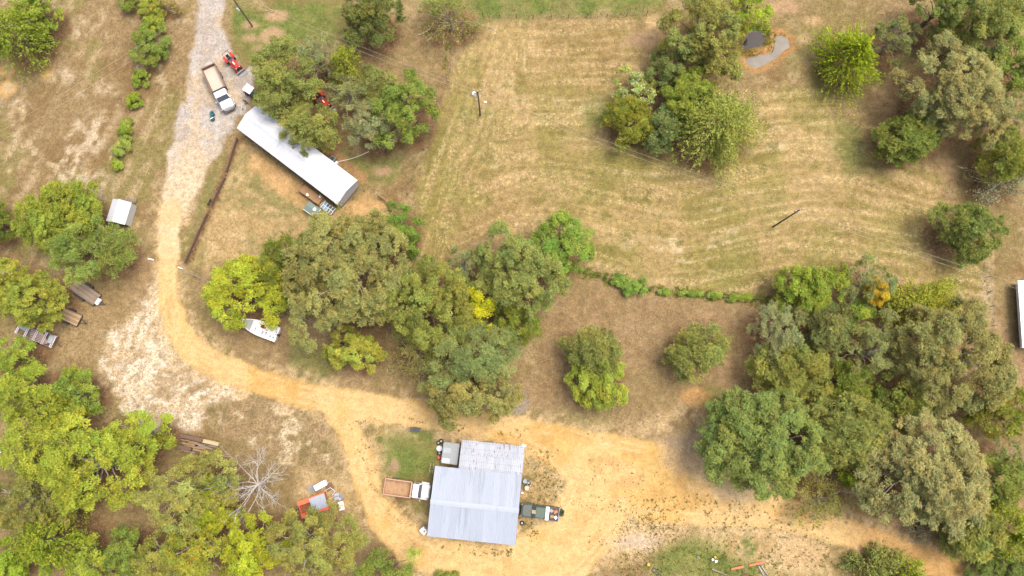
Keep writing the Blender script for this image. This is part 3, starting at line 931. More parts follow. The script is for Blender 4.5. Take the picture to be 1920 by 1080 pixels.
# far land out to the horizon, four strips round the fine sheet
B = 1500.0
fv, ff = [], []
for (x0, x1, y0, y1) in ((-B, B, GY1, B), (-B, B, -B, GY0), (-B, GX0, GY0, GY1), (GX1, B, GY0, GY1)):
    o = len(fv)
    fv += [(x0, y0, -.03), (x1, y0, -.03), (x1, y1, -.03), (x0, y1, -.03)]
    ff.append((o, o + 1, o + 2, o + 3))
nf = len(fv)
me = np_mesh('terrain', np.array(fv), np.array(ff), GMAT, {'Col': np.tile(lc(150, 132, 76), (nf, 1)), 'Col2': np.tile(lc(104, 110, 50), (nf, 1)), 'spk': np.full(nf, .8), 'swath': np.zeros((nf, 3), np.float32)})
tag(mesh_obj('terrain', me), 'land beyond the frame', None, None, 'structure')


def ground_at(x, y):
    i = np.clip(np.round((x - GX0) / GS).astype(int), 0, nx - 1)
    j = np.clip(np.round((y - GY0) / GS).astype(int), 0, ny - 1)
    return j * nx + i


# ponds
def water_mat(name, col, rough, spec):
    m = mat(name, col, rough, 0, .22, .45, .12, 3.0, spec=spec)
    return m


def pond(name, poly, z, m, lab):
    b = MB()
    pts = W(poly)
    n = len(pts)
    cx, cy = sum(p[0] for p in pts) / n, sum(p[1] for p in pts) / n
    # rounded outline pushed a little under the bank
    out = []
    for k in range(n * 4):
        t = k / 4.0
        i = int(t); f = t - i
        p0, p1, p2, p3 = [pts[(i + d) % n] for d in (-1, 0, 1, 2)]
        q = []
        for a in (0, 1):
            q.append(.5 * (2 * p1[a] + (p2[a] - p0[a]) * f + (2 * p0[a] - 5 * p1[a] + 4 * p2[a] - p3[a]) * f * f + (3 * p1[a] - p0[a] - 3 * p2[a] + p3[a]) * f ** 3))
        d = math.hypot(q[0] - cx, q[1] - cy)
        out.append((q[0] + (q[0] - cx) / d * .15, q[1] + (q[1] - cy) / d * .15))
    b.add([(x, y, z) for x, y in out], [tuple(range(len(out)))])
    o = b.build(name, m)
    return tag(o, lab, None, None, 'structure')


pond('pond_water', POND_A, -.38, water_mat('dark_water', (.018, .016, .018), .05, .22), 'dark reflecting pond under the lime tree')
pond('pond_water', POND_B, -.33, water_mat('muddy_water', (.128, .118, .10), .4, .2), 'murky grey boomerang shaped pond')

# ------------------------------------------------------------------ trees
LEAF = attr_mat('leaf', .75, .22, spec=.12)
BARK = mat('bark', (.115, .092, .07), .9, 0, .3, 6, .5, 14)
BARK_GREY = mat('bark_grey', (.24, .22, .19), .9, 0, .25, 6, .4, 14)
BARK_DEAD = mat('bark_dead', (.34, .33, .315), .85, 0, .2, 5, .3, 14)


def unit(v):
    return v / np.maximum(np.linalg.norm(v, axis=-1, keepdims=True), 1e-6)


def rdir(rs, n):
    return unit(rs.normal(size=(n, 3)))


def leaves_mesh(name, c, d, nrm, Ln, Wd, col, full=False):
    """rhombic leaves or leaf sprays: centre, long axis, rough normal, length, width, colour"""
    d = unit(d)
    s = unit(np.cross(nrm, d))
    c = c.astype(np.float32)
    Ln, Wd = Ln[:, None], Wd[:, None]
    k = .50 if full else .42
    V = np.stack([c - d * Ln * .45 - s * Wd * k, c - d * Ln * .35 + s * Wd * k, c + d * Ln * .6], 1).reshape(-1, 3)
    F = np.arange(len(c) * 3, dtype=np.int32).reshape(-1, 3)
    return np_mesh(name, V, F, LEAF, {'Col': np.repeat(col, 3, 0)})


def tint(rs, base, val, hue, n):
    """leaf colours: val/hue arrays around a base"""
    c = np.tile(np.array(base, np.float32), (n, 1))
    c = c * (1 + val)[:, None]
    c[:, 0] *= 1 + hue
    c[:, 2] *= 1 - hue * .6
    return np.clip(c, 0.004, .62).astype(np.float32)


def crown_outline(rs, k=5):
    ph = rs.rand(k) * 6.28; am = rs.rand(k) * .56 / np.arange(1, k + 1) ** .55
    def f(th):
        s = np.ones_like(th)
        for i in range(k):
            s = s + am[i] * .55 * np.sin((i + 2) * th + ph[i])
        return s
    return f


def gen_clumpy(rs, Rx, Ry, h, z0, base, p):
    """crown of boughs > leafy clumps > leaves.  returns arrays and bough centres"""
    R = math.sqrt(Rx * Ry)
    H = h - z0
    f = crown_outline(rs)
    M = max(9, int(p.get('boughs', 1.0) * (8 + R * R * .8)))
    # spread the boughs over the dome by best candidate
    pts = []
    for i in range(M):
        best, bd = None, -1
        for t in range(10):
            th = rs.rand() * 6.283
            zz = rs.uniform(-.12, 1.0)
            rr = math.sqrt(max(0, 1 - max(zz, 0) ** 2)) * (1 if zz > 0 else 1 + zz * .8)
            rr *= rs.uniform(.80, 1.0) if i % 4 else rs.uniform(.15, .7)
            q = np.array([math.cos(th) * rr, math.sin(th) * rr, zz])
            dd = min([np.sum((q - o) ** 2) for o in pts], default=9)
            if dd > bd: best, bd = q, dd
        pts.append(best)
    pts = np.array(pts)
    th = np.arctan2(pts[:, 1], pts[:, 0])
    br = rs.uniform(.22, .34, M) * R ** .75 * 1.25 * p.get('bough_r', 1.0)
    br = np.minimum(br, R * .5)
    B = np.empty_like(pts)
    ff = f(th)
    B[:, 0] = pts[:, 0] * np.maximum(Rx - br * .75, Rx * .35) * ff
    B[:, 1] = pts[:, 1] * np.maximum(Ry - br * .75, Ry * .35) * ff
    B[:, 2] = z0 + (H * .32) + pts[:, 2] * np.maximum(H * .68 - br * .8, .3)
    # clumps on the outer side of each bough
    cr0 = p.get('clump', .5)
    cl, clr, clb = [], [], []
    for i in range(M):
        nc = max(5, int(1.7 * (br[i] / cr0) ** 2 * p.get('cdens', 1.0)))
        d = rdir(rs, nc)
        outw = unit(np.array([[pts[i, 0], pts[i, 1], pts[i, 2] * .8 + .55]]))
        d = unit(d + outw * .75)
        cl.append(B[i] + d * (br[i] * rs.uniform(.55, 1.12, (nc, 1))) * np.array([1, 1, .8]))
        clr.append(cr0 * rs.uniform(.6, 1.3, nc)); clb.append(np.full(nc, i))
    cl, clr, clb = np.concatenate(cl), np.concatenate(clr), np.concatenate(clb)
    L0, W0 = p.get('leaf', (.30, .2))
    L0, W0 = L0 * .78, W0 * .80
    per = np.maximum(6, (p.get('dens', 1.0) * 8.0 * clr ** 2 / (L0 * W0))).astype(int)
    per = np.minimum(per, 300)
    idx = np.repeat(np.arange(len(cl)), per)
    n = len(idx)
    d = rdir(rs, n)
    d[:, 2] = np.abs(d[:, 2]) * .9 + d[:, 2] * .1 + .05
    d = unit(d)
    rad = clr[idx] * rs.uniform(.45, 1.15, n)
    c = cl[idx] + d * rad[:, None] * np.array([1, 1, .75])
    nrm = unit(d * .6 + rdir(rs, n) * .6 + np.array([0, 0, .75]))
    if p.get('needle'):
        ax = unit(d + rdir(rs, n) * .35)
    else:
        ax = unit(np.cross(nrm, rdir(rs, n)))
    bv = rs.normal(0, .11, M); bh = rs.normal(0, .05, M)
    cv = rs.normal(0, .13, len(cl)); ch = rs.normal(0, .05, len(cl))
    val = bv[clb[idx]] + cv[idx] + rs.normal(0, .16, n)
    hue = bh[clb[idx]] + ch[idx] + rs.normal(0, .07, n)
    col = tint(rs, base, val, hue, n)
    if p.get('blossom'):
        k = rs.rand(n) < .10 * (c[:, 2] > z0 + H * .55)
        col[k] = (.5, .5, .42)
    if p.get('blush'):
        k = rs.rand(n) < .07
        col[k] = col[k] * np.array([1.5, .7, .6])
    return c, ax, nrm, L0 * rs.uniform(.65, 1.35, n), W0 * rs.uniform(.65, 1.35, n), col, B, cl


def gen_frond(rs, Rx, Ry, h, z0, base, p):
    """crown of arching sprays: cedars and feathery trees"""
    R = math.sqrt(Rx * Ry); H = h - z0
    f = crown_outline(rs, 6)
    nb = max(40, int(p.get('n', 16) * R * R))
    zz = rs.rand(nb) ** p.get('zpow', .8)                # 0 bottom .. 1 top
    th = rs.rand(nb) * 6.283
    prof = (1 - zz ** p.get('pw', 2.0)) ** p.get('pe', .62)
    # group the sprays into branches so that gaps and tufts appear
    nbr = max(8, int(nb / p.get('grp', 11)))
    g = rs.randint(0, nbr, nb)
    gth = rs.rand(nbr) * 6.283; gz = rs.rand(nbr) ** p.get('zpow', .8)
    mixv = p.get('cluster', .75)
    k = rs.rand(nb) < mixv
    sp = p.get('tuft', .3)
    th = np.where(k, gth[g] + rs.normal(0, sp, nb), th)
    zz = np.where(k, np.clip(gz[g] + rs.normal(0, .10, nb), 0, 1), zz)
    prof = np.maximum((1 - np.clip(zz, 0, 1) ** p.get('pw', 2.0)), 0) ** p.get('pe', .62)
    grad = np.clip(rs.normal(.92, .13, nbr), .6, 1.15)
    rad = prof * f(th) * np.where(k, grad[g], rs.uniform(.75, 1.0, nb)) * rs.uniform(.82, 1.06, nb)
    tip = np.stack([np.cos(th) * Rx * rad, np.sin(th) * Ry * rad, z0 + zz * H + rs.normal(0, .12, nb)], 1)
    root = np.stack([np.cos(th) * Rx * rad * .25, np.sin(th) * Ry * rad * .25, z0 + zz * H - p.get('lift', .25) * R * rad], 1)
    m = int(p.get('m', 9) * 1.8)
    t = rs.uniform(.2, 1.0, (nb, m)) ** .75
    c = root[:, None] + (tip - root)[:, None] * t[..., None]
    c[..., 2] += (np.sin(t * 2.6) * .16 * p.get('arch', 1.0)) * R ** .5
    wid = p.get('wid', .22)
    c = c + rs.normal(0, 1, c.shape) * (wid * (1.15 - t))[..., None]
    ax = unit((tip - root))[:, None] * 1.0 + rs.normal(0, p.get('spread', .42), c.shape)
    ax[..., 2] += p.get('up', .15)
    n = nb * m
    c, ax = c.reshape(n, 3), unit(ax.reshape(n, 3))
    nrm = unit(rs.normal(0, .6, (n, 3)) + np.array([0, 0, 1.0]))
    L0, W0 = p.get('leaf', (.42, .13))
    L0, W0 = L0 * .8, W0 * .8
    gv = rs.normal(0, .12, nbr); gh = rs.normal(0, .05, nbr); sv = rs.normal(0, .12, nb)
    val = np.repeat(gv[g] + sv, m) + rs.normal(0, .15, n)
    hue = np.repeat(gh[g], m) + rs.normal(0, .06, n)
    col = tint(rs, base, val, hue, n)
    sel = rs.permutation(nb)[:max(8, nb // 26)]
    return c, ax, nrm, L0 * rs.uniform(.6, 1.4, n), W0 * rs.uniform(.6, 1.4, n), col, tip[sel], tip[sel]


PRESET = {
 'oak':     ('c', dict(clump=.46, leaf=(.28, .19), dens=.95, bough_r=.85, boughs=1.25, cdens=1.35)),
 'broad':   ('c', dict(clump=.50, leaf=(.29, .21), dens=1.0, bough_r=1.0, cdens=1.45)),
 'lime':    ('c', dict(clump=.55, leaf=(.30, .20), dens=1.0, bough_r=.95, cdens=1.35)),
 'pine':    ('c', dict(clump=.52, leaf=(.36, .11), dens=.8, bough_r=1.05, needle=True, cdens=1.55)),
 'silver':  ('c', dict(clump=.36, leaf=(.26, .10), dens=.95, bough_r=.8, boughs=1.5, needle=True, cdens=1.3)),
 'juniper': ('c', dict(clump=.36, leaf=(.32, .14), dens=1.0, bough_r=1.05, boughs=1.7, needle=True, cdens=1.4)),
 'leafy':   ('c', dict(clump=.42, leaf=(.32, .17), dens=1.0, bough_r=1.0, boughs=1.6, cdens=1.35)),
 'shrub':   ('c', dict(clump=.34, leaf=(.22, .14), dens=1.3, boughs=1.3, cdens=1.6)),
 'cedar':   ('f', dict(n=30, m=9, leaf=(.46, .22), pw=1.5, pe=.75, grp=13, cluster=.6)),
 'feather': ('f', dict(n=25, m=10, leaf=(.40, .23), cluster=.62, pw=2.4, pe=.55, grp=16, tuft=.22, wid=.32, spread=.75, up=0)),
 'wispy':   ('f', dict(n=18, m=8, leaf=(.36, .15), pw=2.0, pe=.6, grp=12, tuft=.2, wid=.35, spread=.8)),
}


NLEAF = [0]


def limb(b, rs, p0, p1, r0, r1, sag=.12, k=4):
    p0, p1 = np.array(p0, float), np.array(p1, float)
    L = np.linalg.norm(p1 - p0)
    P, Rr = [], []
    j = rs.normal(0, .05 * L, (k + 1, 3))
    for i in range(k + 1):
        t = i / k
        q = p0 + (p1 - p0) * t + j[i] * math.sin(t * math.pi) + np.array([0, 0, math.sin(t * math.pi) * sag * L])
        P.append(tuple(q)); Rr.append(r0 + (r1 - r0) * t)
    b.tube(P, Rr, 5)


def make_tree(i, row, pos):
    tk, u, v, rx, ry, h, c, lab = row
    x, y, Rx, Ry = pos
    rs = np.random.RandomState(1000 + i * 13)
    R = math.sqrt(Rx * Ry)
    mode, prm = PRESET[tk]
    prm = dict(prm)
    if 'blossom' in lab: prm['blossom'] = True
    if 'reddish' in lab: prm['blush'] = True
    c = tuple(.70 * a + .30 * m_ for a, m_ in zip(c, (128, 134, 68)))
    base = lin(*c, k=K * 2.0)
    base = (base[0] * .94, base[1], base[2] * 1.08)
    z0 = h * (.22 if tk not in ('shrub',) else .04)
    if tk in ('cedar', 'feather', 'juniper', 'leafy'): z0 = h * .12
    if 'orange autumn' in lab: z0 = h * .45
    gz = 0.0
    root = empty(TKIND[tk], (x, y, -.05), 0, lab, 'tree' if tk != 'shrub' else 'bush',
                 None)
    gen = gen_clumpy if mode == 'c' else gen_frond
    cc, ax, nr, Ln, Wd, col, B, cl = gen(rs, Rx, Ry, h, z0, base, prm)
    sx = Rx * 1.04 / np.percentile(np.abs(cc[:, 0]), 98); sy = Ry * 1.04 / np.percentile(np.abs(cc[:, 1]), 98)
    S3 = np.array([sx, sy, 1.0])
    cc = cc * S3; B = B * S3; cl = cl * S3
    NLEAF[0] += len(cc)
    mesh_obj('crown', leaves_mesh('crown', cc, ax, nr, Ln, Wd, col, mode == 'c' and not prm.get('needle')), root)
    b = MB()
    r0 = max(.03, .035 * h * (.55 if tk in ('cedar', 'shrub', 'feather', 'juniper', 'leafy') else 1))
    lean = rs.normal(0, .02 * h, 2)
    top = (lean[0], lean[1], h * (.78 if mode == 'f' else .62))
    b.tube([(0, 0, 0), (lean[0] * .3, lean[1] * .3, h * .2), (lean[0] * .7, lean[1] * .7, h * .45), top], [r0 * 1.25, r0, r0 * .75, r0 * .35], 7)
    if tk != 'shrub' or R > 2:
        for q in B[:20]:
            zs = min(h * .6, max(h * .15, q[2] * rs.uniform(.45, .7)))
            limb(b, rs, (lean[0] * .5, lean[1] * .5, zs), q, r0 * .26, .025)
    if tk in ('oak', 'wispy', 'broad', 'silver', 'lime') and R > 2.2:
        # bare twigs that show between the leaves
        kk = {'oak': 26, 'wispy': 40, 'broad': 9, 'silver': 12, 'lime': 8}[tk]
        for t in range(kk):
            q = cl[rs.randint(len(cl))]
            s = B[np.argmin(((B - q) ** 2).sum(1))]
            e = q + unit(q - np.array([0, 0, h * .4]))[0:3] * rs.uniform(.2, .6)
            limb(b, rs, s * .9 + np.array([0, 0, .02]), e, .045, .018, .05, 3)
    b.build('trunk', BARK_GREY if tk in ('oak', 'silver', 'wispy', 'lime') else BARK, root)
    return root


for i, (row, pos) in enumerate(zip(TREES, TREE_POS)):
    make_tree(i, row, pos)


def dead_tree(u, v, rpx, h, label):
    p = G(u, v, h * .5)
    R = rpx * (G(u + 10, v, h * .5) - p).length / 10
    root = empty('dead_tree', (p.x, p.y, -.05), 0, label, 'tree')
    rs = np.random.RandomState(5 + int(u))
    bt, bb = MB(), MB()
    bt.tube([(0, 0, 0), (.1, 0, h * .2), (.05, .1, h * .4)], [.24, .2, .16], 8)

    def grow(p0, d, L, r, lvl):
        k = 4
        P = [p0]; q = np.array(p0, float); dd = d.copy()
        for i in range(k):
            dd = unit(dd + rs.normal(0, .16, 3) + np.array([0, 0, .03]))
            q = q + dd * L / k
            P.append(q.copy())
        bb.tube([tuple(a) for a in P], [r * (1 - .7 * i / k) for i in range(k + 1)], 5)
        if lvl > 0:
            for c in range(rs.randint(3, 6)):
                t = rs.randint(1, k + 1)
                nd = unit(dd + rs.normal(0, .55, 3))
                grow(P[t], nd, L * rs.uniform(.42, .68), r * .5, lvl - 1)
    for a in range(17):
        th = a / 17 * 6.283 + rs.normal(0, .2)
        e = rs.uniform(.15, .9)
        d = unit(np.array([math.cos(th), math.sin(th), e]))
        grow((.05, .08, h * rs.uniform(.3, .42)), d, R * rs.uniform(.55, .85), .065, 3)
    bt.build('trunk', BARK_DEAD, root)
    bb.build('branches', BARK_DEAD, root)
    return root


print('LEAVES', NLEAF)
dead_tree(478, 912, 68, 7.0, 'leafless pale grey dead tree beside the orange wagon')

# ------------------------------------------------------------------ buildings
def rect_px(c, z):
    """four photo corners (upper left, upper right, lower right, lower left) at height z -> centre, heading, width, depth"""
    P = [G(u, v, z) for u, v in c]
    ce = sum(P, Vector()) / 4
    ax = ((P[1] - P[0]) + (P[2] - P[3])) / 2
    ay = ((P[0] - P[3]) + (P[1] - P[2])) / 2
    return ce, math.atan2(ax.y, ax.x), ax.length, ay.length


GALV = mat('galvanised_sheet', lin(198, 210, 228), .6, 0, .03, .8, spec=.12, dirt=lin(180, 192, 208), dirt_amt=.42, dirt_scale=.5, stretch=(2, .25, 1), objrand=.05)
GALV_OLD = mat('weathered_sheet', lin(198, 208, 222), .6, 0, .06, 1.5, dirt=lin(152, 84, 66), dirt_amt=.385, dirt_scale=1.4, stretch=(2.6, .7, 1), objrand=.08)
WHITE_ROOF = mat('white_roof_metal', lin(234, 240, 250, .48), .6, 0, .02, .7, spec=.12, dirt=lin(218, 225, 236, .48), dirt_amt=.4, dirt_scale=.6, stretch=(2, .3, 1), objrand=.03)
GREY_WALL = mat('grey_metal_siding', lin(216, 224, 238), .55, 0, .06, 1.2)
TIMBER = mat('timber', lin(178, 142, 96), .85, 0, .22, 4, .3, 30, stretch=(1, 6, 6))
DECKWOOD = mat('deck_board_wood', lin(186, 148, 108), .85, 0, .18, 3, .3, 30)
WEATHERED = mat('weathered_board', lin(176, 158, 140), .9, 0, .22, 3, .4, 30, stretch=(1, 5, 5), dirt=lin(120, 98, 80), dirt_amt=.35)
PALEBOARD = mat('pale_board', lin(226, 206, 164), .85, 0, .14, 3, .2, 30, stretch=(1, 5, 5))
DARKBOARD = mat('dark_board', lin(136, 110, 94), .9, 0, .22, 3, .4, 30, stretch=(1, 5, 5))
BLACK = mat('black_rubber', (.018, .018, .019), .8, 0, .2, 8)
RIM = mat('steel_rim', lin(190, 190, 188), .45, .5, .1, 5)
WHITE = mat('white_paint', lin(246, 246, 248, .68), .35, 0, .05, 2, dirt=lin(214, 206, 196), dirt_amt=.15)
WHITE_PL = mat('white_plastic', lin(248, 248, 248, .66), .5, 0, .05, 3)
GLASS = mat('dark_glass', (.05, .055, .075), .08, 0, .05, 2, spec=.8)
STEEL = mat('dark_steel', (.05, .048, .046), .55, .4, .2, 5)
GREYSTEEL = mat('grey_steel', lin(176, 178, 182), .5, .4, .15, 4)
RUSTY = mat('rusty_steel', lin(168, 108, 76), .85, .1, .25, 3, .3, 20, dirt=lin(196, 150, 116), dirt_amt=.4)
RED = mat('red_paint', lin(226, 66, 40), .4, 0, .1, 3)
ORANGE = mat('orange_paint', lin(244, 118, 78, .58), .5, 0, .1, 2.5, dirt=lin(206, 120, 84), dirt_amt=.3)
TEAL = mat('teal_plastic', lin(50, 128, 134), .5, 0, .1, 3)
YELLOW = mat('yellow_plastic', lin(236, 200, 60), .5, 0, .08, 3)
GREENP = mat('dark_green_paint', lin(70, 90, 78), .3, 0, .1, 3)


def corr_profile(w, ribs, rh):
    pts = []
    p = w / ribs
    for i in range(ribs):
        x = -w / 2 + i * p
        pts += [(x, rh), (x + p * .12, rh), (x + p * .24, 0), (x + p * .88, 0)]
    pts.append((w / 2, rh))
    return pts


def corr_sheet(name, w, ln, ribs, rh, m, th=.02):
    """ribbed sheet: x across, y from 0 (low edge) to ln, closed thickness"""
    b = MB()
    pr = corr_profile(w, ribs, rh)
    n = len(pr)
    P = []
    for y in (0, ln):
        for dz in (0, -th):
            P += [(x, y, z + dz) for x, z in pr]
    F = []
    for i in range(n - 1):
        F.append((i, i + 1, 2 * n + i + 1, 2 * n + i))
        F.append((n + i + 1, n + i, 3 * n + i, 3 * n + i + 1))
        F.append((i + 1, i, n + i, n + i + 1))
        F.append((2 * n + i, 2 * n + i + 1, 3 * n + i + 1, 3 * n + i))
    F.append((0, 2 * n, 3 * n, n)); F.append((n - 1, 2 * n - 1, 4 * n - 1, 3 * n - 1))
    b.add(P, F)
    return b.mesh(name, m)


def sheets(parent, me, w, total, y_low, z_low, pitch, side, rs, x0=None):
    """row of sheets on a slope; side +1: the slope climbs towards -y (north slope), -1: towards +y"""
    n = max(1, int(round(total / w)))
    s = total / (n * w)
    for i in range(n):
        x = -total / 2 + (i + .5) * total / n + (x0 or 0)
        o = inst(me, 'roof_sheet', parent, (x, y_low, z_low + rs.uniform(0, .006)), (pitch, 0, math.pi if side > 0 else 0), (s * .998, 1, 1))
        o.rotation_euler = (pitch if side < 0 else pitch, 0, 0 if side < 0 else math.pi)


def window(parent, loc, w, h, rz, frame=WHITE_PL):
    """window in a wall, its outer face towards local -y before turning"""
    f = MB()
    t = .06
    for (cx, cz, sx, sz) in ((0, h / 2, w, t), (0, -h / 2, w, t), (-w / 2, 0, t, h + t), (w / 2, 0, t, h + t), (0, 0, w, t * .7)):
        f.box((cx, -.02, cz), (sx, .06, sz))
    o = f.build('window', frame, parent, loc=loc, rot=(0, 0, rz))
    MB().box((0, .0, 0), (w - .02, .03, h - .02)).build('pane', GLASS, o)
    return o


# --- workshop
ce, rz, wd, dp = rect_px([(816, 874), (979, 890.5), (966, 1023.5), (800, 1006)], 3.6)
shop = empty('workshop_building', (ce.x, ce.y, 0), rz, 'large pale metal roofed workshop with a rust streaked lean-to roof', 'building')
EAVE, RIDGE = 3.35, 4.1
rs0 = np.random.RandomState(3)
half = dp / 2
pitch = math.atan2(RIDGE - EAVE, half)
sl = half / math.cos(pitch)
w_ = MB()
iw, idp = wd - .7, dp - .7
for (cx, cy, sx, sy) in ((0, -idp / 2, iw, .12), (-iw / 2, 0, .12, idp - .12), (iw / 2, 0, .12, idp - .12), (0, idp / 2, iw, .12)):
    w_.box((cx, cy, (EAVE - .12) / 2), (sx, sy, EAVE - .12))
w_.build('wall', GREY_WALL, shop)
MB().box((-iw / 2 + 3.2, -idp / 2 - .08, 1.4), (3.2, .05, 2.8)).build('door', GREYSTEEL, shop)
MB().box((iw / 2 + .08, 1.2, 1.0), (.05, 1.0, 2.0)).build('door', WHITE, shop)
rf = MB()
for k in range(7):
    y = -half * .94 + k * half * .94 / 3
    rf.box((0, y, RIDGE - abs(y) * math.tan(pitch) - .14), (wd - .2, .08, .12))
roof = rf.build('roof', TIMBER, shop)
me_s = corr_sheet('roof_sheet', .92, sl, 4, .035, GALV)
sheets(roof, me_s, .92, wd, -half, EAVE, pitch, -1, rs0)
sheets(roof, me_s, .92, wd, half, EAVE, pitch, 1, rs0)
rc = MB()
for sgn in (-1, 1):
    rc.box((0, sgn * .17, RIDGE + .045 - .17 * math.tan(pitch) * .5), (wd + .04, .36, .015), rx=-sgn * pitch)
rc.build('ridge_cap', GALV, roof)
# rust streaked lean-to roof behind
ce2, rz2, wd2, dp2 = rect_px([(866, 824.5), (985, 838), (978, 892), (859, 879)], 3.2)
l2 = Matrix.Rotation(-rz, 3, 'Z') @ (ce2 - ce)
lean = MB()
x0, yN, yS = l2.x, l2.y + dp2 / 2, half
for k in range(3):
    y = yS - .1 + (yN - yS - .2) * k / 2
    lean.box((x0, y, 3.10 - .42 * k / 2 - .12), (wd2 - .1, .1, .12))
for px in (-wd2 / 2 + .15, 0, wd2 / 2 - .15):
    lean.box((x0 + px, yN - .3, 1.28), (.14, .14, 2.56))
leanroof = lean.build('lean_to_roof', TIMBER, shop)
ln2 = math.hypot(yN - yS, .42)
p2 = math.atan2(.42, yN - yS)
me_r = corr_sheet('roof_sheet', .82, ln2 * .54, 3, .03, GALV_OLD)
n = int(round(wd2 / .82))
for row in range(2):
    for i in range(n):
        x = x0 - wd2 / 2 + (i + .5) * wd2 / n
        yl = yN - row * (yN - yS) * .48 + rs0.uniform(-.04, .05)
        inst(me_r, 'roof_sheet', leanroof, (x, yl, 2.72 + row * .42 * .48 + row * .028 + rs0.uniform(0, .012)), (p2, 0, math.pi + rs0.uniform(-.008, .008)), (wd2 / n / .82 * .995, 1, 1))
scr = MB()
for k in range(5):
    t = .06 + k * .22
    for x in np.arange(x0 - wd2 / 2 + .12, x0 + wd2 / 2 - .05, .27):
        scr.box((x + rs0.normal(0, .02), yN - t * (yN - yS), 2.765 + t * .42 + (.03 if t > .48 else 0)), (.09, .045, .012), rx=-p2)
scr.build('screws', mat('screw_dark', lin(110, 100, 100), .6), leanroof)
wl = MB()
wl.box((x0 + wd2 / 2 - .3, (yN + yS) / 2 - .2, 1.25), (.08, yN - yS - .6, 2.5))
wl.box((x0, yN - .2, 1.2), (wd2 - .8, .08, 2.4))
wl.build('wall', GREY_WALL, shop)
MB().box((x0 + wd2 / 2 - .1, yN + .05, 2.72), (.55, .3, .05)).build('gutter_end', WHITE, shop)

# --- small sheeted shed in the corner
ce, rzb, wb, db = rect_px([(833, 829), (862.5, 832.5), (857, 872), (828, 868)], 2.2)
shed = empty('storage_shed', (ce.x, ce.y, 0), rzb, 'small shed with patched translucent grey roof in the workshop corner', 'shed')
s_ = MB()
for (cx, cy, sx, sy) in ((0, -db / 2 + .15, wb - .3, .06), (0, db / 2 - .15, wb - .3, .06), (-wb / 2 + .15, 0, .06, db - .36), (wb / 2 - .15, 0, .06, db - .36)):
    s_.box((cx, cy, .99), (sx, sy, 1.98))
s_.build('wall', WEATHERED, shed)
pa_ = mat('patch_pale', lin(220, 230, 236), .35, 0, .06, 2)
pb_ = mat('patch_grey', lin(170, 180, 186), .4, 0, .08, 2)
pc_ = mat('patch_mid', lin(192, 202, 208), .4, 0, .08, 2)
fr_ = MB().box((0, 0, 2.03), (wb - .06, db - .06, .05)).build('roof', TIMBER, shed)
for ix in range(2):
    for iy in range(4):
        me = corr_sheet('roof_sheet', wb / 2 * .99, db / 4 * 1.03, 4, .02, (pa_, pb_, pc_, pb_)[(ix * 3 + iy * (1 + ix)) % 4])
        inst(me, 'roof_sheet', fr_, (-wb / 4 + ix * wb / 2, -db / 2 + iy * db / 4, 2.09 + .012 * iy + .01 * ix))
MB().box((-wb / 2 - .07, 0, 1.0), (.12, db * .9, 2.0)).build('side_board', GREYSTEEL, shed)

# --- long white house
ce, rzh, L_, D_ = rect_px([(482, 195.5), (670, 337), (632, 383), (441.5, 238)], 3.0)
house = empty('mobile_home', (ce.x, ce.y, 0), rzh, 'long narrow white roofed mobile home partly under the tree clump', 'house')
HE, HR = 2.75, 3.45
h2 = D_ / 2
hp = math.atan2(HR - HE, h2); hs = h2 / math.cos(hp)
b = MB()
iw, idp = L_ - .3, D_ - .5
prof = [(-idp / 2, .55), (idp / 2, .55), (idp / 2, HE + .05), (0, HR - .12), (-idp / 2, HE + .05)]
b.profile_x(prof, -iw / 2, iw / 2)
b.build('wall', GREY_WALL, house)
sk = MB()
sk.box((0, 0, .27), (iw - .1, idp - .1, .54))
sk.build('skirting', mat('skirting_grey', lin(150, 148, 146), .8, 0, .1, 2), house)
rb = MB()
for sgn in (-1, 1):
    rb.box((0, sgn * (h2 - .05), HE - .06), (L_, .06, .14))
hroof = rb.build('roof', WHITE, house)
me_h = corr_sheet('roof_sheet', .92, hs, 4, .028, WHITE_ROOF)
sheets(hroof, me_h, .92, L_, -h2, HE, hp, -1, rs0)
sheets(hroof, me_h, .92, L_, h2, HE, hp, 1, rs0)
rc = MB()
for sgn in (-1, 1):
    rc.box((0, sgn * .13, HR + .03 - .13 * math.tan(hp) * .5), (L_ + .02, .28, .012), rx=-sgn * hp)
rc.build('ridge_cap', WHITE_ROOF, hroof)
for k, x in enumerate((-8.2, -5.6, -2.2, 1.0, 7.6)):
    window(house, (x, -idp / 2 - .02, 1.8), 1.1, 1.0, 0)
for x in (-7.0, -1.5, 4.0):
    window(house, (x, idp / 2 + .02, 1.8), .9, .9, math.pi)
MB().box((4.8, -idp / 2 - .03, 1.55), (.95, .06, 2.0)).build('door', WHITE, house)
MB().cyl((-3, .8, HR - .35), (-3, .8, HR + .15), .07).build('vent_pipe', GREYSTEEL, house)

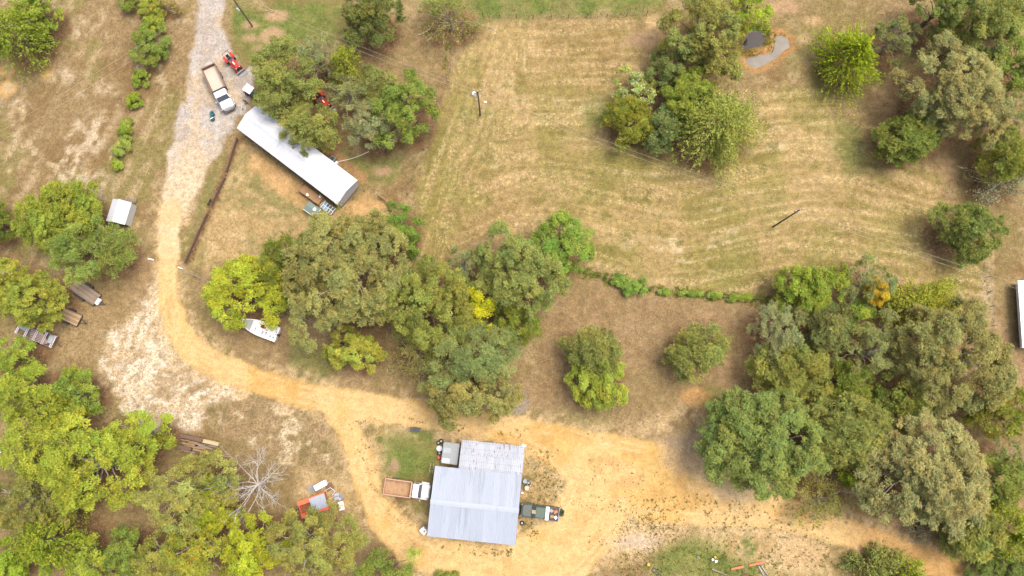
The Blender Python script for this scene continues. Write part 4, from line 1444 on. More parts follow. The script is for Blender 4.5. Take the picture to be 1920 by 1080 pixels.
# --- deck and things on the yard side
ce, rzd, dw, dd_ = rect_px([(570, 346), (606, 371), (596.5, 385), (560, 357)], .7)
deck = empty('porch_deck', (ce.x, ce.y, 0), rzd, 'brown board porch deck along the yard side of the mobile home', 'deck')
fr = MB()
for px in (-dw / 2 + .1, 0, dw / 2 - .1):
    for py in (-dd_ / 2 + .1, dd_ / 2 - .1):
        fr.box((px, py, .31), (.12, .12, .62))
fr.box((0, -dd_ / 2 + .1, .58), (dw - .05, .05, .14)); fr.box((0, dd_ / 2 - .1, .58), (dw - .05, .05, .14))
fr.build('frame', TIMBER, deck)
nb = 12
for i in range(nb):
    MB().box((-dw / 2 + (i + .5) * dw / nb, 0, .68 + rs0.uniform(0, .006)), (dw / nb - .012, dd_, .035)).build('plank', DECKWOOD, deck)
for (px, py, ln, ax) in ((0, -dd_ / 2 + .03, dw, 0), (-dw / 2 + .03, 0, dd_, 1)):
    r = MB()
    for z in (.95, 1.55):
        r.box((px, py, z), (ln, .05, .08) if ax == 0 else (.05, ln, .08))
    for t in np.linspace(-.47, .47, 4 if ax == 0 else 2):
        r.box((px + (t * ln if ax == 0 else 0), py + (t * ln if ax else 0), 1.12), (.08, .08, .82))
    r.build('railing', DECKWOOD, deck)
st = empty('porch_steps', G(603, 374) + Vector((-.1, -.2, 0)), rzd - .2, 'pale new wooden steps at the end of the porch deck', 'steps')
ps = MB()
for sy in (-.55, .55): ps.box((0, sy, .33), (1.3, .05, .12), ry=.48)
ps.build('stringer', PALEBOARD, st)
for k in range(4):
    MB().box((-.48 + k * .32, 0, .62 - k * .16), (.28, 1.2, .04)).build('tread', PALEBOARD, st)


def bucket(u, v, z, r, h, m, name, label, cat='bucket', group=None, lid=None):
    p = G(u, v, z + h)
    o = empty(name, (p.x, p.y, z), 0, label, cat, group)
    b = MB()
    ring = lambda rr, zz: [(rr * math.cos(t), rr * math.sin(t), zz) for t in np.linspace(0, 2 * math.pi, 14, endpoint=False)]
    b.loft([ring(r * .85, 0), ring(r, h), ring(r * .9, h), ring(r * .78, h * .25)])
    b.build('body', m, o, True)
    if lid: MB().cyl((0, 0, h * .8), (0, 0, h * .86), r * .86, n=14).build('lid', lid, o)
    else: MB().torus((0, 0, h), r * .97, r * .05, n=14, m=5).build('rim', m, o, True)
    return o


bucket(576, 365, .7, .20, .36, WHITE_PL, 'bucket', 'white bucket near the outer edge of the porch deck', lid=WHITE_PL)
bucket(599.5, 369, .7, .14, .26, WHITE_PL, 'bucket', 'small white bucket in the house corner of the porch deck', lid=WHITE_PL)

# green topped dog kennel
ce, rk, kw, kd = rect_px([(580, 377.5), (600, 391), (590, 407.5), (568, 391)], 1.3)
ken = empty('dog_kennel', (ce.x, ce.y, 0), rk, 'grey-green roofed kennel hut standing in the yard below the deck', 'kennel')
grn = mat('grey_green_felt', lin(134, 156, 150), .8, 0, .08, 2)
k_ = MB(); k_.box((0, 0, .55), (kw - .3, kd - .3, 1.1)); k_.build('wall', WEATHERED, ken)
k_ = MB(); k_.profile_x([(-kd / 2, 1.14), (kd / 2, 1.14), (kd / 2, 1.2), (0, 1.42), (-kd / 2, 1.2)], -kw / 2, kw / 2); kr = k_.build('roof', grn, ken)
k_ = MB(); k_.box((kw / 2 + .02, 0, 1.18), (.05, kd + .05, .07)); k_.box((0, -kd / 2 - .02, 1.16), (kw, .05, .07)); k_.build('fascia', WHITE, ken)
MB().box((kw / 2 - .12, 0, .4), (.08, .5, .7)).build('door', STEEL, ken)
pk = G(590, 392.5, 1.42)
bw = MB()
ring = lambda rr, zz: [(rr * math.cos(t), rr * math.sin(t), zz) for t in np.linspace(0, 2 * math.pi, 14, endpoint=False)]
bw.loft([ring(.16, 0), ring(.26, .12), ring(.23, .12), ring(.12, .03)])
tag(bw.build('basin', WHITE_PL, None, True, loc=(pk.x, pk.y, 1.38)), 'white round basin lying on the grey-green kennel roof', 'basin')

# glazed cold frame with blue sheets
ce, rk, kw, kd = rect_px([(610, 378), (630, 391), (619, 402.5), (601, 388)], .6)
cf = empty('cold_frame', (ce.x, ce.y, 0), rk, 'low glazed frame with light blue sheets between deck and house end', 'cold frame')
k_ = MB()
for (cx, cy, sx, sy) in ((0, -kd / 2, kw, .06), (0, kd / 2, kw, .06), (-kw / 2, 0, .06, kd), (kw / 2, 0, .06, kd)):
    k_.box((cx, cy, .28), (sx, sy, .56))
k_.build('side', GREYSTEEL, cf)
blue = mat('light_blue_sheet', lin(140, 190, 226), .3, 0, .08, 2)
dglass = mat('smoky_pane', lin(104, 118, 134), .2, 0, .1, 2)
for ix in range(4):
    for iy in range(2):
        MB().box((-kw / 2 + (ix + .5) * kw / 4, -kd / 2 + (iy + .5) * kd / 2, .57), (kw / 4 - .07, kd / 2 - .07, .02)).build('pane', blue if ix < 2 and (ix + iy) != 2 or ix == 0 else dglass, cf)
k_ = MB()
for ix in range(5): k_.box((-kw / 2 + ix * kw / 4, 0, .585), (.06, kd, .04))
k_.box((0, 0, .588), (kw, .06, .04))
k_.build('glazing_bar', WHITE, cf)

# heat pump on the far side, rope to the tree
p = G(624, 298, .6)
hpu = empty('heat_pump', (p.x, p.y, 0), rzh, 'grey heat pump unit against the tree side of the mobile home', 'heat pump')
MB().box((0, 0, .42), (.85, .8, .84), bev=.05).build('casing', GREYSTEEL, hpu)
MB().cyl((0, 0, .84), (0, 0, .87), .3, n=16).build('fan_grille', STEEL, hpu)
MB().box((.75, -.1, .3), (.35, .4, .6), bev=.04).build('service_box', WHITE, hpu)
a, c = G(634, 303, .5), G(692, 284, 1.8)
tag(MB().tube([a.lerp(c, t) - Vector((0, 0, .5 * math.sin(t * math.pi))) for t in np.linspace(0, 1, 9)], .035, 5).build('clothes_line', WHITE_PL), 'pale sagging line strung from the house to the trees', 'line')

# --- white gabled shed
SE, SR = 1.65, 2.35
ce, rw, ww, wdp = rect_px([(209.8, 373), (246.7, 379), (234.6, 422.5), (200.8, 414)], SE)
ws = empty('garden_shed', (ce.x, ce.y, 0), rw, 'white gable roofed shed standing alone beside the feathery tree', 'shed')
hw = ww / 2
b = MB()
b.profile_y([(-hw + .1, 0), (hw - .1, 0), (hw - .1, SE + .01), (0, SR - .05), (-hw + .1, SE + .01)], -wdp / 2 + .15, wdp / 2 - .15)
b.build('wall', mat('shed_gable_brown', lin(150, 112, 88), .85, 0, .15, 2), ws)  # gable walls in brown, darker than the pale side panels
for s_x in (-1, 1):
    MB().box((s_x * (hw - .085), 0, SE / 2), (.03, wdp - .26, SE - .02)).build('side_panel', mat('shed_side_metal', lin(222, 224, 226), .5, 0, .06, 1.5), ws)
wr = MB().box((0, 0, SR + .03), (.16, wdp, .03)).build('roof', WHITE, ws)
sp_ = math.atan2(SR - SE, hw); sln = hw / math.cos(sp_)
me_w = corr_sheet('roof_sheet', wdp / 3, sln, 4, .02, WHITE_ROOF)
for k in range(3):
    y = -wdp / 2 + (k + .5) * wdp / 3
    inst(me_w, 'roof_sheet', wr, (hw, y, SE), (sp_, 0, math.pi / 2))
    inst(me_w, 'roof_sheet', wr, (-hw, y, SE), (sp_, 0, -math.pi / 2))
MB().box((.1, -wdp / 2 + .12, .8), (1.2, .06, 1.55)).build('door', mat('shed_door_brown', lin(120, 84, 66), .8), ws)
ce, rp, pw, pd = rect_px([(236, 369), (256, 371), (254, 381), (234, 376)], .5)
pal = empty('pallet', (ce.x, ce.y, 0), rp, 'grey slatted pallet leaning behind the white shed', 'pallet')
MB().box((-pw * .4, 0, .25), (.1, pd, .4)).box((pw * .4, 0, .25), (.1, pd, .4)).build('bearer', WEATHERED, pal)
for k in range(6):
    MB().box((0, -pd / 2 + (k + .5) * pd / 6, .47), (pw, pd / 6 - .05, .04)).build('slat', WEATHERED, pal)

# --- white trailer home at the right edge
p0, p1 = G(1908, 526, 1.9), G(1917, 652, 1.9)
dv = (p0 - p1)
th = math.atan2(dv.y, dv.x) - math.pi / 2
wdt = 4.4
cen = (p0 + p1) / 2 + Vector((math.cos(th), math.sin(th), 0)) * wdt / 2
cam_t = empty('camper_trailer', (cen.x, cen.y, 0), th, 'long white trailer at the right edge of the dry pasture', 'trailer')
Lc = dv.length
BRIGHT = mat('bright_white_siding', (.84, .84, .83), .5, 0, .03, 1.0, spec=.2)
MB().profile_y([(-wdt / 2 + .8, .35), (wdt / 2 - .3, .35), (wdt / 2 - .3, 2.4), (-wdt / 2 + .8, 1.98)], -Lc / 2 + .1, Lc / 2 - .1).build('body', BRIGHT, cam_t)
rt = math.atan2(.55, wdt)
q = MB().box((0, 0, 2.2), (wdt / math.cos(rt), Lc, .06), ry=-rt).build('roof', BRIGHT, cam_t)
MB().box((.35, -Lc * .08, 2.29), ((wdt - 1.0) / math.cos(rt), Lc * .42, .04), ry=-rt).build('skylight_panel', mat('pale_screen', lin(196, 206, 226), .4), q)
for k in range(4):
    MB().box((.3, Lc * (-.26 + .12 * k), 2.31), ((wdt - 1.4) / math.cos(rt), .12, .04), ry=-rt).build('roof_rail', WHITE, q)
for y in (.12, -.04, -.2):
    MB().box((-wdt / 2 + .78, Lc * y, 1.3), (.06, 1.3, .8)).build('window', mat('pale_screen', lin(196, 206, 226), .4), cam_t)
for s in (-.9, 1.6):
    for y in (-.5, .5):
        MB().cyl((s, y, .35), (s + .25, y, .35), .35, n=14).build('wheel', BLACK, cam_t)
MB().box((.3, 0, .3), (wdt - 2.0, Lc * .9, .12)).build('chassis', STEEL, cam_t)

# ------------------------------------------------------------------ utility poles, wires
POLE = mat('pole_wood', lin(140, 128, 118), .9, 0, .2, 2, .4, 20, stretch=(4, 4, .5))


def pole(u, v, h, label, arm_rz, can=None, lamp=None, arm=True):
    p = G(u, v)
    o = empty('utility_pole', (p.x, p.y, -.05), 0, label, 'utility pole', 'utility poles along the power line')
    MB().tube([(0, 0, 0), (.02, 0, h * .5), (0, 0, h)], [.135, .115, .09], 8).build('pole', POLE, o)
    if arm:
        c, s = math.cos(arm_rz), math.sin(arm_rz)
        MB().box((0, 0, h - .35), (1.3, .1, .12), rz=arm_rz).build('crossarm', POLE, o)
    for sg in (-.5, 0, .5):
        c, s = math.cos(arm_rz) * sg, math.sin(arm_rz) * sg
        MB().cyl((c, s, h - .3 if sg else h), (c, s, h - .08 if sg else h + .2), .06, .04, n=8).build('insulator', WHITE_PL, o)
    if can:
        x, y, z, r, hh = can
        t = MB()
        t.cyl((x, y, z), (x, y, z + hh), r, n=14); t.cyl((x, y, z + hh), (x, y, z + hh + .08), r * 1.05, r * .8, n=14)
        tr = t.build('transformer', WHITE, o)
        MB().cyl((x + r * .4, y, z + hh + .06), (x + r * .4, y, z + hh + .3), .05, .03, n=8).build('bushing', GREYSTEEL, tr)
        MB().box((x * .45, y * .45, z + hh * .5), (abs(x) * .7 + .05, .1, .1)).build('bracket', STEEL, o)
    if lamp:
        x, y, z = lamp
        MB().tube([(0, 0, z), (x * .6, y * .6, z + .25), (x, y, z + .2)], .03, 6).build('lamp_arm', GREYSTEEL, o)
        MB().box((x, y, z + .15), (.45, .22, .14), rz=math.atan2(y, x), bev=.05).build('lamp_head', WHITE_PL, o)
    return Vector((p.x, p.y, h))


t1 = pole(473, 49, 9.8, 'dark utility pole on the green lawn beside the gravel drive', .6, can=(-.2, -.2, 4.9, .16, .5), arm=False)
t2 = pole(900.5, 216.5, 8.6, 'utility pole with a white transformer in the mown field', .5, can=(-.52, 0, 7.1, .3, .75), lamp=(.95, .1, 4.6))
t3 = pole(1450, 425, 9.6, 'utility pole with a plain top in the lower mown field', .3)
WIRE = mat('wire_aluminium', lin(206, 196, 176), .6, .2, .1, 2)


def wire(a, b, sag, label, off=(0, 0, 0)):
    off = Vector(off)
    n = 28
    pts = [a.lerp(b, t) + off - Vector((0, 0, sag * 4 * t * (1 - t))) for t in np.linspace(0, 1, n)]
    o = MB().tube(pts, .015, 5).build('power_line', WIRE)
    return tag(o, label, 'cable', 'overhead power lines')


left_end = G(-420, 490, 8.5)
right_end = G(2250, 640, 8.5)
for (a, c, nm) in ((left_end, t1, 'left pasture to the lawn pole'), (t1, t2, 'lawn pole to the transformer pole'), (t2, t3, 'transformer pole to the lower field pole'), (t3, right_end, 'lower field pole out over the right edge')):
    wire(a, c, .9, 'upper overhead wire running from the ' + nm)
    wire(a, c, 1.3, 'lower overhead wire running from the ' + nm, (.15, -.1, -1.2))

# ------------------------------------------------------------------ fences
POST = mat('fence_post', lin(150, 128, 108), .9, 0, .25, 3, .3, 20)
WIREM = mat('fence_wire', lin(150, 140, 128), .6, .3, .1, 2)


def fence(name, pts, h, sp, label, post_r=.05, wires=3, rail=None, boards=None, group=None):
    P = [G(u, v) for u, v in pts]
    root = empty(name, (P[0].x, P[0].y, -.03), 0, label, 'fence', group)
    O = P[0]
    seg = []
    for a, c in zip(P[:-1], P[1:]):
        n = max(1, int(round((c - a).length / sp)))
        for i in range(n): seg.append(a.lerp(c, i / n))
    seg.append(P[-1])
    seg = [q - O for q in seg]
    rs = np.random.RandomState(len(seg))
    for q in seg:
        hh = h * rs.uniform(.92, 1.12)
        MB().cyl((q.x, q.y, 0), (q.x + rs.normal(0, .04), q.y + rs.normal(0, .04), hh), post_r, post_r * .85, n=7).build('post', POST, root)
    for k in range(wires):
        z = h * (.25 + .65 * k / max(1, wires - 1))
        MB().tube([(q.x, q.y, z + rs.normal(0, .015)) for q in seg], .009, 4).build('wire', WIREM, root)
    if rail:
        MB().tube([(q.x, q.y, h) for q in seg], .045, 6).build('rail', rail, root)
    if boards:
        for a, c in zip(seg[:-1], seg[1:]):
            d = (c - a)
            if rs.rand() < .10: continue
            for z in (.25, .5, .75):
                MB().box((a.x + d.x / 2, a.y + d.y / 2, z * h + rs.normal(0, .02)), (d.length * 1.02, .04, .2 * h), rz=math.atan2(d.y, d.x) + rs.normal(0, .01)).build('board', boards, root)
    return root


fence('yard_fence', [(447, 262), (438, 290), (428, 322)], 1.0, 1.4, 'upper stretch of the dark board fence beside the house yard', boards=DARKBOARD, wires=0, group='board fence of the yard')
fence('yard_fence', [(424, 336), (400, 385), (374, 440), (350, 494)], 1.0, 1.5, 'long lower stretch of the dark board fence beside the drive', boards=DARKBOARD, wires=0, group='board fence of the yard')
fence('pipe_fence', [(344, 508), (392, 527), (470, 560), (560, 594), (640, 624)], 1.1, 2.6, 'pale pipe rail fence running under the middle tree belt', rail=GREYSTEEL, wires=2)
fence('wire_fence', [(852, 92), (838, 150), (806, 250), (782, 310), (764, 366)], 1.1, 3.0, 'wire fence along the left edge of the mown field')
fence('wire_fence', [(905, 31), (1000, 34), (1100, 33), (1212, 28)], 1.1, 3.2, 'wire fence along the top edge of the mown field')
fence('wire_fence', [(1096, 509), (1150, 524), (1220, 543), (1300, 552), (1380, 558), (1452, 563)], 1.0, 2.8, 'weedy wire fence between the mown field and the brown meadow')
fence('wire_fence', [(1842, 484), (1848, 520), (1856, 575), (1862, 610)], 1.1, 2.6, 'short wire fence at the corner right of the woods')
fence('corner_fence', [(684, 360), (710, 369), (728, 382), (734, 396)], 1.0, 1.6, 'low dark fence round the bare corner beyond the house end', boards=DARKBOARD, wires=0)

# ------------------------------------------------------------------ vehicles
def between(rear, front, z=1.0):
    a, c = G(rear[0], rear[1], z), G(front[0], front[1], z)
    d = c - a
    m = (a + c) / 2
    return (m.x, m.y, 0), math.atan2(d.y, d.x), d.length


def wheel(parent, x, y, r, w, rim=RIM, side=1, name='wheel'):
    b = MB()
    ring = lambda rr, yy: [(rr * math.cos(t), yy, rr * math.sin(t)) for t in np.linspace(0, 2 * math.pi, 18, endpoint=False)]
    b.loft([ring(r * .62, -w / 2), ring(r * .93, -w / 2), ring(r, -w * .3), ring(r, w * .3), ring(r * .93, w / 2), ring(r * .62, w / 2)])
    o = b.build(name, BLACK, parent, True, loc=(x, y, r))
    q = MB(); q.cyl((0, side * w * .25, 0), (0, side * w * .5 + .005 * side, 0), r * .6, r * .5, n=14)
    q.build('rim', rim, o)
    return o


def rrect(x0, x1, y0, y1, z, r=.12, rf=None):
    """rounded rectangle ring (front corners may have a bigger radius)"""
    rf = r if rf is None else rf
    out = []
    for (cx, cy, a0, rr) in ((x1 - rf, y1 - rf, 0, rf), (x0 + r, y1 - r, 90, r), (x0 + r, y0 + r, 180, r), (x1 - rf, y0 + rf, 270, rf)):
        for k in range(4):
            a = math.radians(a0 + k * 30)
            out.append((cx + rr * math.cos(a), cy + rr * math.sin(a), z))
    return out


def dump_truck(rear, front, label, bed_m, floor_m, nose_round, wide_fender, scale_w=1.0):
    loc, rz, Ln = between(rear, front, 1.4)
    T = empty('dump_truck', loc, rz, label, 'truck')
    f = Ln / 6.8
    X = lambda x: x * f
    W2 = 1.12 * scale_w
    MB().box((X(-.1), 0, .72), (X(6.2), .8, .22)).build('chassis', STEEL, T)
    x0, x1 = X(-3.4), X(.62)
    bh = 1.75
    bed = MB().box(((x0 + x1) / 2, 0, 1.08), (x1 - x0 - .1, W2 * 2 - .1, .08)).build('dump_bed', floor_m, T)
    for s in (-1, 1):
        w = MB(); w.box(((x0 + x1) / 2, s * (W2 - .04), 1.42), (x1 - x0, .07, .68)); w.box(((x0 + x1) / 2, s * (W2 - .03), bh + .03), (x1 - x0 + .02, .15, .08))
        for k in range(5): w.box((x0 + (k + .5) * (x1 - x0) / 5, s * (W2 + .02), 1.4), (.1, .06, .66))
        w.build('side_board', bed_m, bed)
    w = MB(); w.box((x0 + .035, 0, 1.38), (.07, W2 * 2 - .16, .6)); w.box((x0 + .03, 0, bh - .06), (.13, W2 * 2 - .16, .08)); w.build('tailgate', bed_m, bed)
    w = MB(); w.box((x1 - .03, 0, 1.55), (.07, W2 * 2 - .16, .94)); w.box((x1 + .03, 0, 2.04), (.2, W2 * 2 - .1, .06)); w.build('headboard', bed_m if wide_fender else STEEL, bed)
    # cab
    c0, c1 = X(.82), X(2.02)
    b = MB()
    b.loft([rrect(c0, c1 + X(.1), -1.0, 1.0, .75, .08), rrect(c0, c1 + X(.12), -1.02, 1.02, 1.45, .1), rrect(c0 + .05, c1 - X(.28), -.93, .93, 2.15, .12), rrect(c0 + .12, c1 - X(.36), -.82, .82, 2.25, .14)])
    cab = b.build('cab', WHITE, T)
    g = MB()
    g.add([(c1 - X(.26), -.86, 2.12), (c1 - X(.26), .86, 2.12), (c1 + X(.14), .93, 1.5), (c1 + X(.14), -.93, 1.5),
           (c1 - X(.30), -.86, 2.08), (c1 - X(.30), .86, 2.08), (c1 + X(.06), .93, 1.46), (c1 + X(.06), -.93, 1.46)],
          [(0, 1, 2, 3), (7, 6, 5, 4), (0, 3, 7, 4), (1, 5, 6, 2), (0, 4, 5, 1), (3, 2, 6, 7)])
    g.build('windshield', GLASS, cab)
    for s in (-1, 1):
        MB().box((c0 + X(.5), s * .985, 1.75), (X(.62), .03, .45), rx=s * .13).build('side_window', GLASS, cab)
        m = MB(); m.cyl((c1 - .1, s * 1.0, 1.55), (c1 + .05, s * 1.28, 1.7), .02, n=6); m.box((c1 + .05, s * 1.3, 1.7), (.08, .05, .36)); m.build('mirror', WHITE, cab)
    # hood
    h0, h1 = c1 + X(.1), X(3.35)
    b = MB()
    rf = .5 if nose_round else .28
    b.loft([rrect(h0, h1, -.98, .98, .7, .05, rf), rrect(h0, h1, -.98, .98, 1.15, .05, rf), rrect(h0, h1 - .06, -.88, .88, 1.38, .05, rf), rrect(h0, h1 - .22, -.7, .7, 1.47, .05, rf * .8)])
    hood = b.build('hood', WHITE, T)
    for s in (-1, 1):
        MB().box((h1 - .2, s * .72, 1.16), (.14, .28, .18), rz=-s * .4).build('headlight', mat('lamp_glass', lin(226, 228, 226), .15, 0, .05, 3), T)
        fd = MB(); fd.box((X(2.55), s * 1.05, .98), (X(1.1), .3 if wide_fender else .2, .2), bev=.08); fd.build('fender', WHITE, T)
    MB().box((h1 - .1, 0, 1.36), (.1, 1.0, .1), ry=.5).build('grille', GREYSTEEL, T)
    MB().box((h1 + .06, 0, .62), (.14, 1.9, .22), bev=.05).build('bumper', GREYSTEEL, T)
    if wide_fender:
        for s in (-.13, .13):
            MB().cyl((X(2.45), s, 1.47), (X(2.45), s, 1.52), .05, n=10).build('hood_vent', BLACK, hood)
    for s in (-1, 1):
        wheel(T, X(2.55), s * .92, .48, .28, side=s)
        wheel(T, X(-2.0), s * .95, .5, .28, side=s)
        wheel(T, X(-2.0), s * .62, .5, .26, side=s)
        MB().box((X(.2), s * .85, .7), (X(.8), .3, .36), bev=.05).build('fuel_tank', STEEL, T)
    return T


PALEBED = mat('bed_sandy_floor', lin(238, 220, 204), .85, 0, .06, 2, dirt=lin(214, 184, 158), dirt_amt=.35)
BEDRIM = mat('bed_brown_rim', lin(158, 128, 108), .8, 0, .2, 3, dirt=lin(196, 170, 150), dirt_amt=.3)
RUSTFLOOR = mat('bed_rust_floor', lin(200, 164, 124), .85, .05, .16, 2, dirt=lin(164, 116, 86), dirt_amt=.45)
PINKRIM = mat('bed_pink_rim', lin(224, 178, 152), .8, 0, .14, 3, dirt=lin(170, 118, 92), dirt_amt=.35)
dump_truck((391, 125), (428, 203), 'white dump truck with a sandy bed parked on the gravel drive', BEDRIM, PALEBED, True, False)
dump_truck((721, 911), (806.5, 923), 'white dump truck with a rusty bed nosed up to the workshop', PINKRIM, RUSTFLOOR, False, True, .97)

# --- dark green pickup
loc, rz, Ln = between((1048, 964.5), (977, 955.5), .9)
T = empty('pickup_truck', loc, rz, 'dark green pickup with junk in its bed, nose under the workshop eave', 'truck')
f = Ln / 5.5
b = MB()
b.loft([rrect(-2.7 * f, 2.72 * f, -.9, .9, .42, .1, .35), rrect(-2.75 * f, 2.75 * f, -.95, .95, .7, .1, .4), rrect(-2.72 * f, 2.7 * f, -.93, .93, .93, .1, .42)])
body = b.build('body', GREENP, T)
b = MB(); b.loft([rrect(1.25 * f, 2.66 * f, -.86, .86, .92, .08, .4), rrect(1.25 * f, 2.5 * f, -.76, .76, 1.06, .08, .36)])
hood = b.build('hood', mat('hood_dull_green', lin(92, 106, 100), .35, 0, .14, 4, dirt=lin(128, 136, 132), dirt_amt=.3), T)
MB().torus((1.95 * f, .05, 1.065), .13, .015, n=12, m=4).build('hood_emblem', GREYSTEEL, hood)
b = MB(); b.loft([rrect(-.86 * f, 1.3 * f, -.88, .88, .9, .1, .14), rrect(-.72 * f, .72 * f, -.74, .74, 1.5, .12, .12), rrect(-.62 * f, .62 * f, -.66, .66, 1.56, .12, .12)])
cab = b.build('cab', mat('cab_green', lin(86, 112, 98), .3, 0, .06, 2), T)
MB().add([(.74 * f, -.70, 1.49), (.74 * f, .70, 1.49), (1.30 * f, .82, .99), (1.30 * f, -.82, .99), (.68 * f, -.7, 1.46), (.68 * f, .7, 1.46), (1.2 * f, .82, .95), (1.2 * f, -.82, .95)],
         [(0, 1, 2, 3), (7, 6, 5, 4), (0, 3, 7, 4), (1, 5, 6, 2), (0, 4, 5, 1), (3, 2, 6, 7)]).build('windshield', GLASS, cab)
MB().box((-.83 * f, 0, 1.24), (.03, 1.35, .36), ry=-.2).build('rear_window', GLASS, cab)
for s in (-1, 1):
    MB().box((.1 * f, s * .83, 1.22), (1.3 * f, .03, .36), rx=s * .22).build('side_window', GLASS, cab)
    MB().box((1.05 * f, s * 1.02, 1.05), (.14, .2, .14), bev=.03).build('mirror', BLACK, cab)
    MB().box((2.62 * f, s * .62, .78), (.14, .34, .14), rz=-s * .3).build('headlight', mat('lamp_glass', lin(226, 228, 226), .15), T)
    MB().box((-2.73 * f, s * .82, .78), (.06, .16, .28)).build('tail_light', mat('tail_red', lin(170, 30, 24), .3), T)
    for x in (1.7, -1.65):
        wheel(T, x * f, s * .82, .38, .24, side=s)
    q = MB(); q.box((-1.82 * f, s * .87, 1.08), (1.82 * f, .09, .34)); q.build('bed_side', GREENP, T)
MB().box((-2.7 * f, 0, 1.08), (.07, 1.66, .34)).build('tailgate', GREYSTEEL, T)
MB().box((-1.8 * f, 0, .95), (1.74 * f, 1.62, .04)).build('bed_floor', STEEL, T)
MB().box((-2.82 * f, 0, .55), (.14, 1.7, .16), bev=.04).build('bumper', GREYSTEEL, T)
MB().box((2.78 * f, 0, .55), (.12, 1.7, .18), bev=.04).build('bumper', BLACK, T)
MB().box((-1.02 * f, 0, 1.33), (.52 * f, 1.82, .22), bev=.04).build('tool_box', WHITE, T)
c_, s_n = math.cos(rz), math.sin(rz)
def loc_pt(x, y, z): return (loc[0] + c_ * x - s_n * y, loc[1] + s_n * x + c_ * y, z)
tag(MB().box((0, 0, .02), (.62, .5, .03)).build('plywood_piece', PALEBOARD, None, loc=loc_pt(.92 * f, .0, 1.44), rot=(0, .55, rz + .05)), 'tan board lying on the windshield of the green pickup', 'board')
rsj = np.random.RandomState(8)
for k, (x, y, sx, sy, sz, m_, nm, lb, ct) in enumerate(((-1.75, .35, .5, .4, .3, mat('tan_carton', lin(196, 160, 110), .8), 'carton', 'tan carton in the pickup bed beside the white tool box', 'box'),
        (-2.2, -.35, .55, .4, .35, ORANGE, 'fuel_can', 'orange can in the rear of the pickup bed', 'can'),
        (-2.3, .45, .4, .4, .26, WHITE_PL, 'crate', 'white crate in the rear corner of the pickup bed', 'crate'),
        (-1.6, -.4, .5, .45, .25, GREYSTEEL, 'tool_case', 'grey case in the pickup bed next to the tool box', 'case'))):
    q = empty(nm, loc_pt(x * f, y, .97), rz + rsj.normal(0, .4), lb, ct)
    MB().box((0, 0, sz / 2), (sx, sy, sz), bev=.03).build('body', m_, q)
    MB().box((0, 0, sz + .015), (sx * .7, sy * .5, .03)).build('lid', m_, q)
q = empty('potted_bush', G(1051, 960), 0, 'small dark green bush right behind the tailgate of the pickup', 'bush')
rsx = np.random.RandomState(77)
cc, ax, nr, L1, W1, col, B_, cl_ = gen_clumpy(rsx, .42, .42, .8, .05, lin(96, 118, 84, k=K), dict(PRESET['shrub'][1], clump=.2))
mesh_obj('crown', leaves_mesh('crown', cc, ax, nr, L1 * .6, W1 * .6, col, True), q)
MB().cyl((0, 0, -.03), (0, 0, .4), .04, .02).build('trunk', BARK, q)


